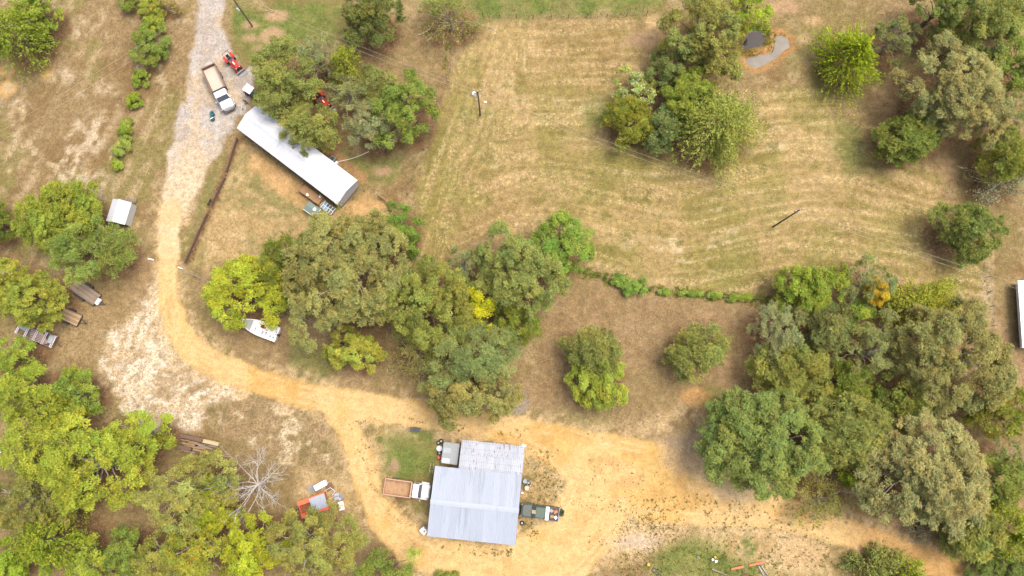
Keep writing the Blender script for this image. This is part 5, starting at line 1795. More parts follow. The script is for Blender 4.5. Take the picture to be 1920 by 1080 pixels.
# --- tractors
def tractor(rear, front, label, implement=False):
    loc, rz, Ln = between(rear, front, .9)
    T = empty('tractor', loc, rz, label, 'tractor')
    f = Ln / 4.2
    MB().box((-.2 * f, 0, .62), (2.6 * f, .46, .4), bev=.06).build('chassis', STEEL, T)
    b = MB(); b.loft([rrect(-.15 * f, 1.25 * f, -.36, .36, .75, .06, .14), rrect(-.15 * f, 1.25 * f, -.38, .38, 1.1, .08, .16), rrect(-.1 * f, 1.12 * f, -.28, .28, 1.26, .08, .16)])
    hd = b.build('hood', RED, T)
    MB().box((1.27 * f, 0, 1.0), (.04, .5, .3)).build('grille', BLACK, hd)
    MB().box((.35 * f, 0, 1.275), (.5 * f, .16, .02)).build('hood_decal', WHITE, hd)
    for s in (-1, 1):
        wheel(T, -1.0 * f, s * .62, .58, .34, rim=RED, side=s)
        wheel(T, .95 * f, s * .52, .34, .22, rim=RED, side=s)
        q = MB(); q.box((-1.0 * f, s * .6, 1.2), (.75 * f, .4, .05)); q.box((-.6 * f, s * .6, 1.06), (.3 * f, .4, .05), ry=.8); q.build('fender', RED, T)
        q = MB(); q.tube([(-.05 * f, s * .5, .95), (.7 * f, s * .52, 1.12), (1.55 * f, s * .5, .5)], .06, 6); q.build('loader_arm', RED, T)
        MB().box((1.2 * f, s * .32, 1.12), (.1, .12, .1)).build('headlight', WHITE_PL, T)
    st_ = MB(); st_.box((-.95 * f, 0, 1.02), (.42, .46, .12), bev=.05); st_.build('seat', BLACK, T)
    MB().box((-1.18 * f, 0, 1.25), (.1, .44, .4), ry=-.2, bev=.04).build('backrest', BLACK, T)
    q = MB(); q.torus((-.42 * f, 0, 1.28), .18, .02, n=16, m=5); q.cyl((-.25 * f, 0, 1.0), (-.42 * f, 0, 1.28), .03, n=6); q.build('steering_wheel', BLACK, T)
    MB().box((-.42 * f, 0, .86), (.6, .9, .05)).build('footplate', mat('tractor_step_grey', lin(120, 122, 126), .6), T)
    q = MB()
    for s in (-1, 1): q.tube([(-1.35 * f, s * .5, .7), (-1.4 * f, s * .5, 1.9)], .035, 6)
    q.tube([(-1.4 * f, -.5, 1.9), (-1.4 * f, .5, 1.9)], .035, 6)
    q.build('roll_bar', STEEL if not implement else ORANGE, T)
    q = MB(); q.profile_y([(1.5 * f, .08), (2.05 * f, .06), (2.1 * f, .1), (1.62 * f, .14), (1.6 * f, .6), (1.52 * f, .62)], -.72, .72); q.build('loader_bucket', GREYSTEEL, T)
    if implement:
        q = MB(); q.box((-2.0 * f, 0, .5), (.9, 1.3, .12), bev=.03); q.cyl((-1.6 * f, 0, .6), (-2.1 * f, 0, .7), .1, n=8)
        q.build('mower_deck', ORANGE, T)
        q = MB(); q.tube([(-1.5 * f, -.3, .6), (-2.2 * f, -.4, 1.2)], .05, 6); q.build('hitch_arm', ORANGE, T)
    return T


tractor((420, 98), (454.5, 136.5), 'small red tractor with front loader parked beside the gravel drive')
tractor((588, 170), (622, 208), 'red tractor half hidden beneath the tree clump behind the house', True)

# --- side by side buggy
loc, rz, Ln = between((460, 165), (486, 181.5), .9)
T = empty('utility_buggy', loc, rz, 'small white roofed utility buggy at the upper end of the house', 'buggy')
PURP = mat('maroon_body', lin(132, 84, 104), .35, 0, .1, 3)
b = MB(); b.loft([rrect(-1.2, 1.25, -.62, .62, .35, .1, .2), rrect(-1.22, 1.3, -.68, .68, .62, .12, .25), rrect(-1.2, 1.2, -.6, .6, .74, .1, .25)])
b.build('body', PURP, T)
b = MB(); b.loft([rrect(.55, 1.28, -.6, .6, .7, .08, .22), rrect(.55, 1.12, -.5, .5, .9, .08, .22)])
b.build('hood', mat('buggy_hood', lin(150, 160, 150), .4), T)
for s in (-1, 1):
    for x in (-.85, .85):
        wheel(T, x, s * .62, .3, .24, side=s)
    MB().box((-.25, s * .33, .85), (.5, .52, .14), bev=.05).build('seat', BLACK, T)
    MB().box((-.5, s * .33, 1.1), (.12, .52, .45), ry=-.15, bev=.05).build('backrest', BLACK, T)
q = MB()
for s in (-1, 1):
    q.tube([(.6, s * .62, .75), (.3, s * .6, 1.72), (-1.0, s * .6, 1.72), (-1.1, s * .62, .72)], .03, 6)
q.build('roll_cage', STEEL, T)
for k, x in enumerate((-.72, .02)):
    MB().box((x, 0, 1.77), (.68, 1.26, .05), bev=.02).build('roof_panel', WHITE, T)
MB().add([(.42, -.56, 1.66), (.42, .56, 1.66), (.68, .56, .92), (.68, -.56, .92), (.40, -.56, 1.64), (.40, .56, 1.64), (.64, .56, .9), (.64, -.56, .9)],
         [(0, 1, 2, 3), (7, 6, 5, 4), (0, 3, 7, 4), (1, 5, 6, 2), (0, 4, 5, 1), (3, 2, 6, 7)]).build('windshield', mat('buggy_screen', lin(120, 140, 132), .1), T)
MB().torus((.3, .33, 1.05), .16, .02, n=14, m=5).build('steering_wheel', BLACK, T)
for s in (-1, 1): MB().box((1.22, s * .42, .7), (.1, .18, .1)).build('headlight', WHITE_PL, T)

# --- boat under the yellow-green tree
loc, rz, Ln = between((521, 628), (446, 600), .7)
T = empty('motor_boat', loc, rz, 'white open boat lying half under the yellow-green tree', 'boat')
f = Ln / 6.2
BW = 1.12
def hull_ring(sc_w, z, tip, inset=0):
    out = []
    xs = np.linspace(-3.1, 3.1, 13) * f
    wd_ = [BW * (1 if t < .35 else max(0.02, 1 - ((t - .35) / .65) ** 2.2)) for t in np.linspace(0, 1, 13)]
    for x, w in zip(xs, wd_): out.append((x - (inset if x > 0 else -inset) * (abs(x) > 2.9 * f), max(.01, w * sc_w - inset), z))
    for x, w in list(zip(xs, wd_))[::-1]: out.append((x - (inset if x > 0 else -inset) * (abs(x) > 2.9 * f), -max(.01, w * sc_w - inset), z))
    return out
b = MB(); b.loft([hull_ring(.55, .28, 0), hull_ring(.92, .55, 0), hull_ring(1.0, .95, 0), hull_ring(1.0, .97, 0, .12), hull_ring(1.0, .66, 0, .14)])
hull = b.build('hull', WHITE, T)
MB().prism([(-3.0 * f, -.96), (-1.2 * f, -.96), (-1.2 * f, .96), (-3.0 * f, .96)], .84, .9).build('rear_deck', WHITE, T)
MB().prism([(.9 * f, -.9), (2.1 * f, -.62), (2.1 * f, .62), (.9 * f, .9)], .8, .86).build('front_deck', mat('boat_deck_grey', lin(206, 212, 214), .6), T)
MB().box((-1.3 * f, .05, .98), (.12, 1.8, .2)).build('seat_back', WHITE, T)
for (x, y, m_) in ((-.75, .45, WHITE_PL), (-.6, -.4, mat('brown_vinyl', lin(150, 88, 62), .6)), (-.95, -.45, mat('brown_vinyl', lin(150, 88, 62), .6))):
    q = MB(); q.box((x * f, y, .86), (.5, .5, .14), bev=.05); q.box((x * f - .24, y, 1.06), (.1, .5, .36), bev=.04); q.build('seat', m_, T)
q = MB(); q.box((.35 * f, .35, .95), (.4, .6, .55), bev=.05); q.build('console', WHITE, T)
q = MB(); q.torus((.1 * f, .35, 1.2), .17, .02, n=14, m=5); q.build('steering_wheel', BLACK, T)
for (x, y, s) in ((-1.45, -.1, .16), (-1.5, .3, .2), (-1.55, .6, .16), (-2.8, -.3, .14), (-2.7, .62, .2), (-2.2, .55, .2), (-2.85, .1, .12)):
    MB().box((x * f, y, .91), (s, s, .03), rz=.3).build('deck_fitting', STEEL, T)
q = MB(); q.box((-3.2 * f, 0, .8), (.3, .35, .7), bev=.08); q.box((-3.25 * f, 0, .35), (.18, .1, .5)); q.build('outboard_motor', STEEL, T)
q = MB()
for s in (-1, 1): q.box((0, s * .5, .2), (5.0 * f, .1, .14))
q.box((-1.6 * f, 0, .12), (.15, 1.3, .2)); q.box((1.6 * f, 0, .12), (.15, 1.1, .2))
q.build('cradle', TIMBER, T)


# --- plank trailers
def plank_trailer(end_a, end_b, wdt, label, planks, m_, box=False, tongue=1.0):
    loc, rz, Ln = between(end_a, end_b, .6)
    T = empty('flatbed_trailer', loc, rz, label, 'trailer', 'trailers parked at the grove')
    q = MB()
    for s in (-1, 1): q.box((0, s * (wdt / 2 - .03), .52), (Ln + .06, .07, .14))
    for x in np.linspace(-Ln / 2 + .03, Ln / 2 - .03, 5): q.box((x, 0, .48), (.08, wdt - .14, .1))
    q.build('frame', STEEL, T)
    rs = np.random.RandomState(planks)
    for i in range(planks):
        w = (wdt - .14) / planks
        MB().box((rs.uniform(-.02, .02), -wdt / 2 + .07 + (i + .5) * w, .60 + rs.uniform(0, .012)), (Ln * .99, w - .015, .045)).build('plank', m_ if i % 3 else MATS.get(m_.name + '_b', m_), T)
    for s in (-1, 1):
        for x in ((-.4, .4) if Ln > 3.6 else (0,)):
            wheel(T, x - .2, s * (wdt / 2 + .14), .33, .2, side=s)
        MB().box((-.2, s * (wdt / 2 + .14), .72), (1.6 if Ln > 3.6 else .9, .24, .03)).build('mudguard', STEEL, T)
    q = MB(); q.tube([(Ln / 2, -.4, .5), (Ln / 2 + tongue, 0, .5)], .05, 6); q.tube([(Ln / 2, .4, .5), (Ln / 2 + tongue, 0, .5)], .05, 6)
    q.build('drawbar', STEEL, T)
    MB().cyl((Ln / 2 + tongue * .85, .05, .05), (Ln / 2 + tongue * .85, .05, .75), .04, n=8).build('jack', STEEL, T)
    if box:
        q = MB().box((Ln / 2 + .32, -.05, .68), (.5, .95, .34), bev=.04).build('tool_box', WHITE, T)
        MB().box((Ln / 2 + .57, -.05, .74), (.02, .12, .08)).build('latch', STEEL, q)
    return T


mat('weathered_board_b', lin(160, 142, 126), .9, 0, .22, 3, .4, 30, stretch=(1, 5, 5), dirt=lin(120, 98, 80), dirt_amt=.4)
TANBOARD = mat('tan_board', lin(190, 160, 124), .85, 0, .2, 3, .3, 30, stretch=(1, 5, 5), dirt=lin(140, 106, 80), dirt_amt=.4)
mat('tan_board_b', lin(214, 190, 154), .85, 0, .15, 3, .3, 30, stretch=(1, 5, 5))
plank_trailer((137, 532), (182, 563), 1.95, 'long grey plank flatbed trailer with a white tool box on its drawbar', 9, WEATHERED, True, 1.3)
plank_trailer((115.5, 586.5), (149, 601.5), 1.8, 'short tan plank trailer between the flatbed and the slatted steel trailer', 8, TANBOARD, False, 1.0)

loc, rz, Ln = between((33.5, 613), (101, 641), .9)
T = empty('steel_frame_trailer', loc, rz, 'long steel trailer carrying a rack of pale metal slats', 'trailer', 'trailers parked at the grove')
wdt = 1.75
q = MB()
for s in (-1, 1): q.box((0, s * wdt / 2, .5), (Ln, .08, .14))
for x in np.linspace(-Ln / 2, Ln / 2, 6): q.box((x, 0, .47), (.08, wdt, .1))
q.build('frame', RUSTY, T)
MB().box((.4, 0, .57), (Ln * .7, wdt - .1, .03)).build('deck', mat('trailer_deck_dull', lin(120, 118, 110), .8, 0, .2, 2), T)
q = MB()
for s in (-1, 1): q.tube([(-Ln / 2, s * wdt / 2, 1.0), (Ln / 2, s * wdt / 2, 1.0)], .04, 6)
q.build('rack_rail', GREYSTEEL, T)
pinkm = mat('pinkish_slat', lin(214, 190, 190), .6, .1, .1, 3)
for k in range(5):
    x = -Ln / 2 + .1 + k * Ln / 4.2
    q = MB()
    for dx in (0, .22): q.box((x + dx, 0, 1.05), (.07, wdt + .08, .05))
    for s in (-1, 1): q.box((x + .11, s * wdt / 2, .78), (.05, .05, .5))
    q.build('rack_frame', WHITE, T)
for k in range(7):
    MB().box((.35 + .12 * k, .45 - .2 * k, 1.13 + .012 * k), (2.6, .1, .03), rz=-.12 + .05 * k).build('slat', pinkm, T)
MB().box((-Ln * .36, .35, 1.12), (Ln * .22, .8, .05), rz=-.1).build('blue_panel', mat('pale_blue_panel', lin(150, 180, 196), .5, 0, .1, 2), T)
MB().box((Ln * .42, .2, .9), (.8, 1.2, .5), bev=.06).build('tool_box', mat('trailer_box_grey', lin(188, 196, 204), .5), T)
for s in (-1, 1):
    for x in (-.4, .4): wheel(T, x, s * (wdt / 2 + .16), .34, .2, side=s)
q = MB(); q.tube([(Ln / 2, 0, .5), (Ln / 2 + 1.0, -.3, .45)], .05, 6); q.build('drawbar', STEEL, T)

# --- orange wagon and scrap round it
ce, rz, ww, wl = rect_px([(556, 941), (607, 922.5), (619, 953), (568, 972)], 1.2)
T = empty('farm_wagon', (ce.x, ce.y, 0), rz, 'faded orange box wagon with a grey metal sheet across it', 'wagon')
q = MB().box((0, 0, .72), (ww, wl, .08)).build('bed', RUSTY, T)
for s, hh in ((1, .62), (-1, .5)):
    b = MB(); b.box((0, s * (wl / 2 - .05), .76 + hh / 2), (ww, .08, hh)); b.box((0, s * (wl / 2 - .32), .80 + hh), (ww, .62, .06)); b.build('side_board', ORANGE, q)
MB().box((-ww / 2 + .05, 0, 1.0), (.08, wl - .2, .5)).build('end_board', ORANGE, q)
me = corr_sheet('cover_sheet', 2.2, wl * .78, 7, .02, GALV)
inst(me, 'cover_sheet', T, (.85, -wl / 2 + .35, 1.46))
for s in (-1, 1):
    for x in (-1.2, 1.2): wheel(T, x, s * (wl / 2 - .3), .36, .22, side=s)
MB().tube([(-ww / 2, 0, .6), (-ww / 2 - .9, .1, .4)], .05, 6).build('drawbar', STEEL, T)

ce, rz, ww, wl = rect_px([(587, 911.5), (608, 900.5), (612.5, 909.5), (592, 921)], .9)
T = empty('chest_freezer', (ce.x, ce.y, 0), rz, 'white lidded chest lying behind the orange wagon', 'freezer')
MB().box((0, 0, .4), (ww, wl, .8), bev=.06).build('body', WHITE, T)
MB().box((0, 0, .85), (ww + .03, wl + .03, .1), bev=.04).build('lid', WHITE, T)
for s in (-.3, .3): MB().box((s * ww, wl / 2 + .03, .8), (.12, .04, .08)).build('hinge', GREYSTEEL, T)


def pallet(u, v, w, d, rz, label, m_, n=6, z=0):
    p = G(u, v, .1)
    T = empty('wooden_pallet', (p.x, p.y, z), rz, label, 'pallet')
    q = MB()
    for s in (-.42, 0, .42): q.box((0, s * d, .06), (w, .08, .1))
    q.build('bearer', m_, T)
    for k in range(n):
        MB().box((-w / 2 + (k + .5) * w / n, 0, .125), (w / n * .68, d, .025)).build('slat', m_, T)
    return T


pallet(584, 916, 1.1, 1.0, rz, 'grey slatted pallet at the left end of the white chest', GREYSTEEL, 4)
pallet(618, 913, 1.1, 1.0, rz, 'dark slatted pallet between the white chest and the scrap frames', DARKBOARD, 5)
p = G(617, 924)
T = empty('bent_pipe_scrap', (p.x, p.y, 0), .4, 'bent pale pipe frame lying at the end of the orange wagon', 'scrap')
q = MB(); q.tube([(-.6, -.4, .1), (-.5, .5, .25), (.5, .6, .3), (.9, -.1, .15), (.3, -.5, .1)], .035, 6); q.build('pipe_frame', WHITE_PL, T)
q = MB(); q.tube([(-.7, -.1, .08), (.2, -.6, .12)], .03, 6); q.tube([(-.8, .2, .08), (0, -.4, .3)], .03, 6); q.build('strut', YELLOW, T)
p = G(626, 937)
T = empty('scrap_boards', (p.x, p.y, 0), .45, 'loose tan boards in the scrap beside the orange wagon', 'boards')
for k in range(6):
    MB().box((rsj.uniform(-.2, .2), -.8 + k * .3, .04 + .03 * (k % 3)), (1.5, .14, .03), rz=rsj.normal(0, .12)).build('plank', TANBOARD if k % 2 else PALEBOARD, T)
p = G(631, 929)
T = empty('scrap_metal_pile', (p.x, p.y, 0), .2, 'crumpled pale sheet metal in the scrap beside the boards', 'scrap')
for k in range(5):
    a = rsj.uniform(0, 3)
    MB().box((rsj.uniform(-.5, .8), rsj.uniform(-.5, .3), .15 + .06 * k), (.7, .4, .02), rz=a, rx=rsj.normal(0, .4), ry=rsj.normal(0, .3)).build('sheet', GALV, T)
ce, rz2_, ww, wl = rect_px([(634, 942), (643, 939), (647, 955), (637, 957)], .4)
T = empty('white_tabletop', (ce.x, ce.y, 0), rz2_, 'white board on legs at the outer end of the scrap heap', 'table')
MB().box((0, 0, .5), (ww, wl, .05)).build('top', WHITE, T)
for sx in (-1, 1):
    for sy in (-1, 1): MB().box((sx * (ww / 2 - .08), sy * (wl / 2 - .08), .235), (.05, .05, .47)).build('leg', GREYSTEEL, T)

# --- stacked lumber
loc, rz, Ln = between((337, 826), (410, 841), .5)
T = empty('lumber_stack', loc, rz, 'stacked old boards, dark ones and one pale, beside the olive oak', 'lumber')
q = MB()
for x in (-2.2, 0, 2.2): q.box((x, -.3, .1), (.15, 2.6, .2))
q.build('bearer', DARKBOARD, T)
lay = [(-1.2, .72, 3.4, .55, DARKBOARD), (1.6, .62, 2.4, .5, PALEBOARD), (-1.6, .15, 2.6, .16, TANBOARD), (-.2, .0, 3.0, .2, WEATHERED), (-1.4, -.28, 2.4, .2, TANBOARD), (.6, -.25, 2.6, .22, WEATHERED),
       (1.6, .1, 2.0, .2, WEATHERED), (-.6, -.55, 3.2, .2, TANBOARD), (-1.9, -.85, 2.0, .5, DARKBOARD), (.5, -.85, 2.6, .22, TANBOARD), (.8, -1.15, 2.4, .2, DARKBOARD), (-1.4, -1.3, 2.0, .2, WEATHERED)]
for k, (x, y, l, w, m_) in enumerate(lay):
    z = .25 + (.28 if w > .4 else 0)
    MB().box((x, y, z), (l, w, .09 if w < .4 else .5), rz=rsj.normal(0, .02)).build('plank', m_, T)

# ------------------------------------------------------------------ small things
def tyre_thing(u, v, r, label, z=0.0, rim=RIM, group=None):
    p = G(u, v, z + .2)
    T = empty('spare_wheel', (p.x, p.y, z), random.Random(int(u)).uniform(0, 3), label, 'wheel', group)
    MB().torus((0, 0, .12), r * .72, r * .28, n=18, m=8).build('tyre', BLACK, T, True)
    if rim: MB().cyl((0, 0, .06), (0, 0, .17), r * .48, r * .4, n=14).build('rim', rim, T)
    return T


tyre_thing(827, 827.5, .36, 'wheel with black tyre at the top of the row beside the patched shed')
tyre_thing(822, 830.5, .32, 'pale hubbed wheel lying left of the top black tyre')
tyre_thing(824, 850, .36, 'pale rimmed wheel lowest in the row beside the patched shed')
bucket(824, 841, 0, .42, .55, WHITE_PL, 'round_tub', 'round pale tub between the wheels beside the patched shed', 'tub', lid=WHITE_PL)
tyre_thing(978.8, 981, .34, 'dark tyre with pale hub lying near the nose of the green pickup')
p = G(823, 857.5, .3)
T = empty('fuel_can', (p.x, p.y, 0), rz, 'orange can at the foot of the wheel row beside the shed', 'can')
MB().box((0, 0, .24), (.38, .5, .48), bev=.06).build('body', ORANGE, T); MB().cyl((.08, .12, .48), (.1, .2, .6), .04, n=8).build('spout', BLACK, T)
p = G(846, 878, .3)
T = empty('rusty_trough', (p.x, p.y, 0), -.11, 'rust coloured trough wedged between patched shed and workshop', 'trough')
q = MB(); q.box((0, 0, .2), (2.0, .36, .06)); q.box((0, .17, .36), (2.0, .04, .3)); q.box((0, -.17, .36), (2.0, .04, .3)); q.build('body', RUSTY, T)
for s in (-.98, .98): MB().box((s, 0, .36), (.04, .36, .3)).build('end_plate', RUSTY, T)

p0, p1 = G(811, 887, .4), G(813.5, 869, .4)
d = p1 - p0
T = empty('ladder', (p0.x - .25, p0.y, .12), math.atan2(d.y, d.x), 'pale ladder lying along the left wall of the workshop', 'ladder')
for s in (-.24, .24): MB().box((d.length / 2, s, .05), (d.length, .06, .08)).build('rail', PALEBOARD, T)
for k in range(6): MB().cyl((.12 + k * (d.length - .24) / 5, -.22, .05), (.12 + k * (d.length - .24) / 5, .22, .05), .022, n=6).build('rung', PALEBOARD, T)
MB().box((.3, 0, -.05), (.1, .6, .12)).build('prop', TIMBER, T)

ce, rzt, ww, wl = rect_px([(791, 989.5), (799, 994), (797, 1003.5), (787, 998.5)], 1.0)
T = empty('water_tank', (ce.x, ce.y, 0), rzt - .35, 'white box tank at the lower left corner of the workshop', 'tank')
MB().box((0, 0, .5), (.95, .8, .9), bev=.08).build('body', WHITE_PL, T)
MB().cyl((.1, .1, .95), (.1, .1, 1.02), .14, n=14).build('cap', GREYSTEEL, T)
MB().box((0, 0, .03), (1.0, .85, .06)).build('base', GREYSTEEL, T)


def barrel(u, v, r, h, m_, label, top=None, open_=False):
    p = G(u, v, h)
    T = empty('barrel', (p.x, p.y, 0), 0, label, 'barrel', 'barrels at the workshop wall')
    b = MB()
    ring = lambda rr, zz: [(rr * math.cos(t), rr * math.sin(t), zz) for t in np.linspace(0, 2 * math.pi, 16, endpoint=False)]
    b.loft([ring(r * .96, 0), ring(r, .05), ring(r, h * .33), ring(r * 1.04, h * .35), ring(r, h * .37), ring(r, h * .64), ring(r * 1.04, h * .66), ring(r, h * .68), ring(r, h), ring(r * .92, h), ring(r * .9, h * (.4 if open_ else .96))])
    b.build('body', m_, T, False)
    if open_:
        rs = np.random.RandomState(4)
        for k in range(5): MB().box((rs.uniform(-.12, .12), rs.uniform(-.12, .12), h * .62 + .05 * k), (.22, .16, .1), rz=rs.uniform(0, 3), rx=.3).build('scrap_piece', (RED, WHITE_PL, STEEL, WHITE_PL, GREYSTEEL)[k], T)
    else:
        MB().cyl((r * .5, 0, h * .96), (r * .5, 0, h + .02), .05, n=8).build('bung', STEEL, T)
    return T


barrel(984.5, 902.5, .31, .88, mat('barrel_blue_grey', lin(166, 190, 190), .5, 0, .1, 3), 'blue-grey barrel closest to the workshop wall')
barrel(991.5, 906.5, .31, .88, GREYSTEEL, 'grey open barrel filled with mixed scrap', open_=True)
barrel(988, 915.3, .33, .88, mat('barrel_cream', lin(240, 216, 184), .5, 0, .1, 3, dirt=lin(190, 130, 70), dirt_amt=.25), 'cream topped barrel, lowest of the three at the wall')
bucket(979.5, 924, 0, .16, .3, WHITE_PL, 'bucket', 'small pale bucket against the workshop wall below the barrels')

# black bench on the shop lawn
ce, rzt, ww, wl = rect_px([(767.5, 800.5), (790, 802.5), (790, 810), (767.5, 808.5)], .5)
T = empty('lawn_bench', (ce.x, ce.y, 0), rzt, 'dark grey slatted bench standing on the workshop lawn', 'bench')
dg = mat('bench_grey', lin(96, 98, 108), .6, .2, .15, 3)
for k in range(4): MB().box((0, -wl / 2 + (k + .5) * wl / 4, .45), (ww, wl / 4 - .04, .04)).build('slat', dg, T)
for sx in (-1, 1):
    for sy in (-1, 1): MB().box((sx * (ww / 2 - .12), sy * (wl / 2 - .08), .215), (.06, .06, .43)).build('leg', STEEL, T)
MB().box((0, wl / 2, .72), (ww, .05, .3)).build('backrest', dg, T)
for sx in (-1, 1): MB().box((sx * (ww / 2 - .05), 0, .62), (.06, wl, .05)).build('armrest', GREYSTEEL, T)
p = G(738, 873)
T = empty('brush_pile', (p.x, p.y, 0), 0, 'small heap of dry tan brush on the workshop lawn', 'brush')
q = MB(); rsq = np.random.RandomState(9)
for k in range(46):
    a = rsq.uniform(0, 6.28); l = rsq.uniform(.3, .8); c = rsq.normal(0, .22, 2)
    q.tube([(c[0], c[1], rsq.uniform(.02, .25)), (c[0] + math.cos(a) * l, c[1] + math.sin(a) * l, rsq.uniform(.02, .2))], [.03, .012], 4)
q.build('twigs', mat('dry_twig', lin(206, 178, 150), .9, 0, .2, 3), T)

# teal tubs by the first dump truck
bucket(396.8, 212.5, 0, .36, .55, TEAL, 'plastic_tub', 'teal tub nearer the white dump truck', 'tub')
T = bucket(397.2, 221.5, 0, .36, .5, TEAL, 'plastic_tub', 'teal tub with a white slat across it', 'tub')
MB().box((0, 0, .53), (.55, .12, .03), rz=.6).build('slat', WHITE_PL, T)
bucket(454.5, 203, 0, .17, .32, WHITE_PL, 'bucket', 'small white bucket near the upper corner of the mobile home', lid=STEEL)
for k, (u, v, lb) in enumerate(((459, 190, 'dark chunk of wood nearest the utility buggy'), (463, 194.5, 'brown chunk of wood by the corner of the white roof'))):
    p = G(u, v); q = MB()
    q.cyl((-.25, 0, .13), (.25, .05, .15), .13, .11, n=9); q.cyl((.05, .05, .2), (.12, .2, .3), .05, .04, n=6)
    tag(q.build('wood_chunk', DARKBOARD, None, loc=(p.x, p.y, 0), rot=(0, 0, .8 * k - .5)), lb, 'wood')

# white post by the road
p = G(283, 486.5, .1)
tag(MB().cyl((-.45, 0, .12), (.45, .03, .12), .11, .1, n=10).build('white_log', WHITE_PL, None, loc=(p.x, p.y, 0), rot=(0, 0, -.25)), 'short white pipe lying left of the yellow road', 'pipe')
p = G(338, 502.5, .1)
tag(MB().cyl((-.35, 0, .1), (.35, .03, .1), .09, .08, n=10).build('white_log', WHITE_PL, None, loc=(p.x, p.y, 0), rot=(0, 0, -.4)), 'short pale pipe where the pipe fence meets the road', 'pipe')

# --- black dog beside the fence (one continuous body)
def dog(u, v, label):
    p = G(u, v, .3)
    T = empty('dog', (p.x, p.y, 0), math.radians(62), label, 'dog')
    V = [(0, 0, .42), (.18, 0, .43), (.30, 0, .45), (.40, 0, .56), (.50, 0, .60), (.60, 0, .56), (-.2, 0, .43), (-.32, 0, .44), (-.48, 0, .55), (-.56, 0, .66),
         (.26, .09, .28), (.25, .1, .12), (.28, .1, .02), (.26, -.09, .28), (.31, -.1, .12), (.35, -.1, .02),
         (-.26, .09, .30), (-.33, .1, .15), (-.29, .1, .02), (-.26, -.09, .30), (-.30, -.1, .15), (-.25, -.1, .02), (.46, .06, .70), (.46, -.06, .70)]
    E = [(0, 1), (1, 2), (2, 3), (3, 4), (4, 5), (0, 6), (6, 7), (7, 8), (8, 9), (2, 10), (10, 11), (11, 12), (2, 13), (13, 14), (14, 15),
         (7, 16), (16, 17), (17, 18), (7, 19), (19, 20), (20, 21), (4, 22), (4, 23)]
    Rr = [.12, .135, .12, .085, .085, .045, .11, .105, .03, .02, .05, .034, .036, .05, .034, .036, .055, .032, .036, .055, .032, .036, .025, .025]
    me = bpy.data.meshes.new('body'); me.from_pydata(V, E, [])
    o = bpy.data.objects.new('body', me); COL.objects.link(o)
    me.materials.append(mat('black_fur', (.02, .018, .017), .8, 0, .2, 8))
    bpy.context.view_layer.objects.active = o
    bpy.ops.object.modifier_add(type='SKIN')
    for i, r in enumerate(Rr):
        me.skin_vertices[0].data[i].radius = (r, r)
        me.skin_vertices[0].data[i].use_root = (i == 0)
    m2 = o.modifiers.new('sub', 'SUBSURF'); m2.levels = 1; m2.render_levels = 1
    o.parent = T
    return T


dog(393, 379.5, 'small black dog standing beside the yard fence')

# --- odds and ends at the lower right
p = G(1216, 1061, .1)
T = empty('bicycle', (p.x, p.y, .1), -.9, 'fallen bicycle lying in the weeds at the bottom edge', 'bicycle')
p = G(1231, 1075, .1); T.location = (p.x, p.y, .12)
for x in (-.5, .5):
    w_ = MB().torus((x, 0, 0), .31, .03, n=20, m=6).build('wheel', BLACK, T)
    MB().cyl((x, 0, -.03), (x, 0, .03), .05, n=8).build('hub', GREYSTEEL, w_)
q = MB(); q.tube([(-.5, 0, 0), (-.15, .38, .02), (.32, .4, .02), (.5, 0, 0)], .022, 6); q.tube([(-.15, .38, .02), (0, 0, .02), (.32, .4, .02)], .022, 6); q.tube([(-.5, 0, 0), (0, 0, .02)], .018, 6)
q.build('frame', GREYSTEEL, T)
MB().box((-.2, .48, .02), (.24, .08, .1)).build('saddle', BLACK, T)
MB().tube([(.32, .4, -.2), (.36, .52, 0), (.32, .4, .24)], .018, 6).build('handlebar', GREYSTEEL, T)
bucket(1216.5, 1058.5, 0, .22, .35, YELLOW, 'bucket', 'yellow bucket just above the fallen bicycle', lid=YELLOW)
bucket(1310, 1045.5, 0, .14, .25, WHITE_PL, 'bucket', 'lone small white jug in the grass left of the white jugs', lid=STEEL)
bucket(1337, 1049.5, 0, .17, .3, WHITE_PL, 'bucket', 'white jug at the left of the pair below the yellow jug', lid=WHITE_PL)
bucket(1343, 1052.5, 0, .19, .3, WHITE_PL, 'bucket', 'larger white jug at the right of the pair below the yellow jug', lid=WHITE_PL)
bucket(1341.5, 1045, 0, .18, .28, mat('ochre_plastic', lin(206, 176, 40), .5), 'bucket', 'mustard yellow jug above the two white jugs', lid=YELLOW)
for (a, c, nm, m_, w_, lb) in (((1371, 1067), (1394, 1062), 'steel_beam', ORANGE, .16, 'left piece of the orange beam in the grass'), ((1405, 1060), (1431, 1054), 'steel_beam', ORANGE, .17, 'right piece of the orange beam in the grass'),
                              ((1334, 1067), (1362, 1078), 'old_log', WEATHERED, .16, 'grey weathered log below the orange beam'), ((1392, 1072), (1402, 1079), 'old_log', DARKBOARD, .14, 'short dark log below the orange beam')):
    a, c = G(*a, .1), G(*c, .1); d = c - a
    q = MB()
    if nm == 'steel_beam':
        q.box((0, 0, .05), (d.length, w_ * 1.4, .03)); q.box((0, 0, .13), (d.length, .03, .14)); q.box((0, 0, .21), (d.length, w_ * 1.4, .03))
    else:
        q.tube([(-d.length / 2, 0, .12), (0, .05, .13), (d.length / 2, 0, .11)], [w_ * .8, w_ * .7, w_ * .5], 8); q.cyl((.2, .05, .15), (.35, .3, .25), .05, .03, n=6)
    m0 = (a + c) / 2
    tag(q.build(nm, m_, None, loc=(m0.x, m0.y, 0), rot=(0, 0, math.atan2(d.y, d.x))), lb, 'beam' if nm == 'steel_beam' else 'log')
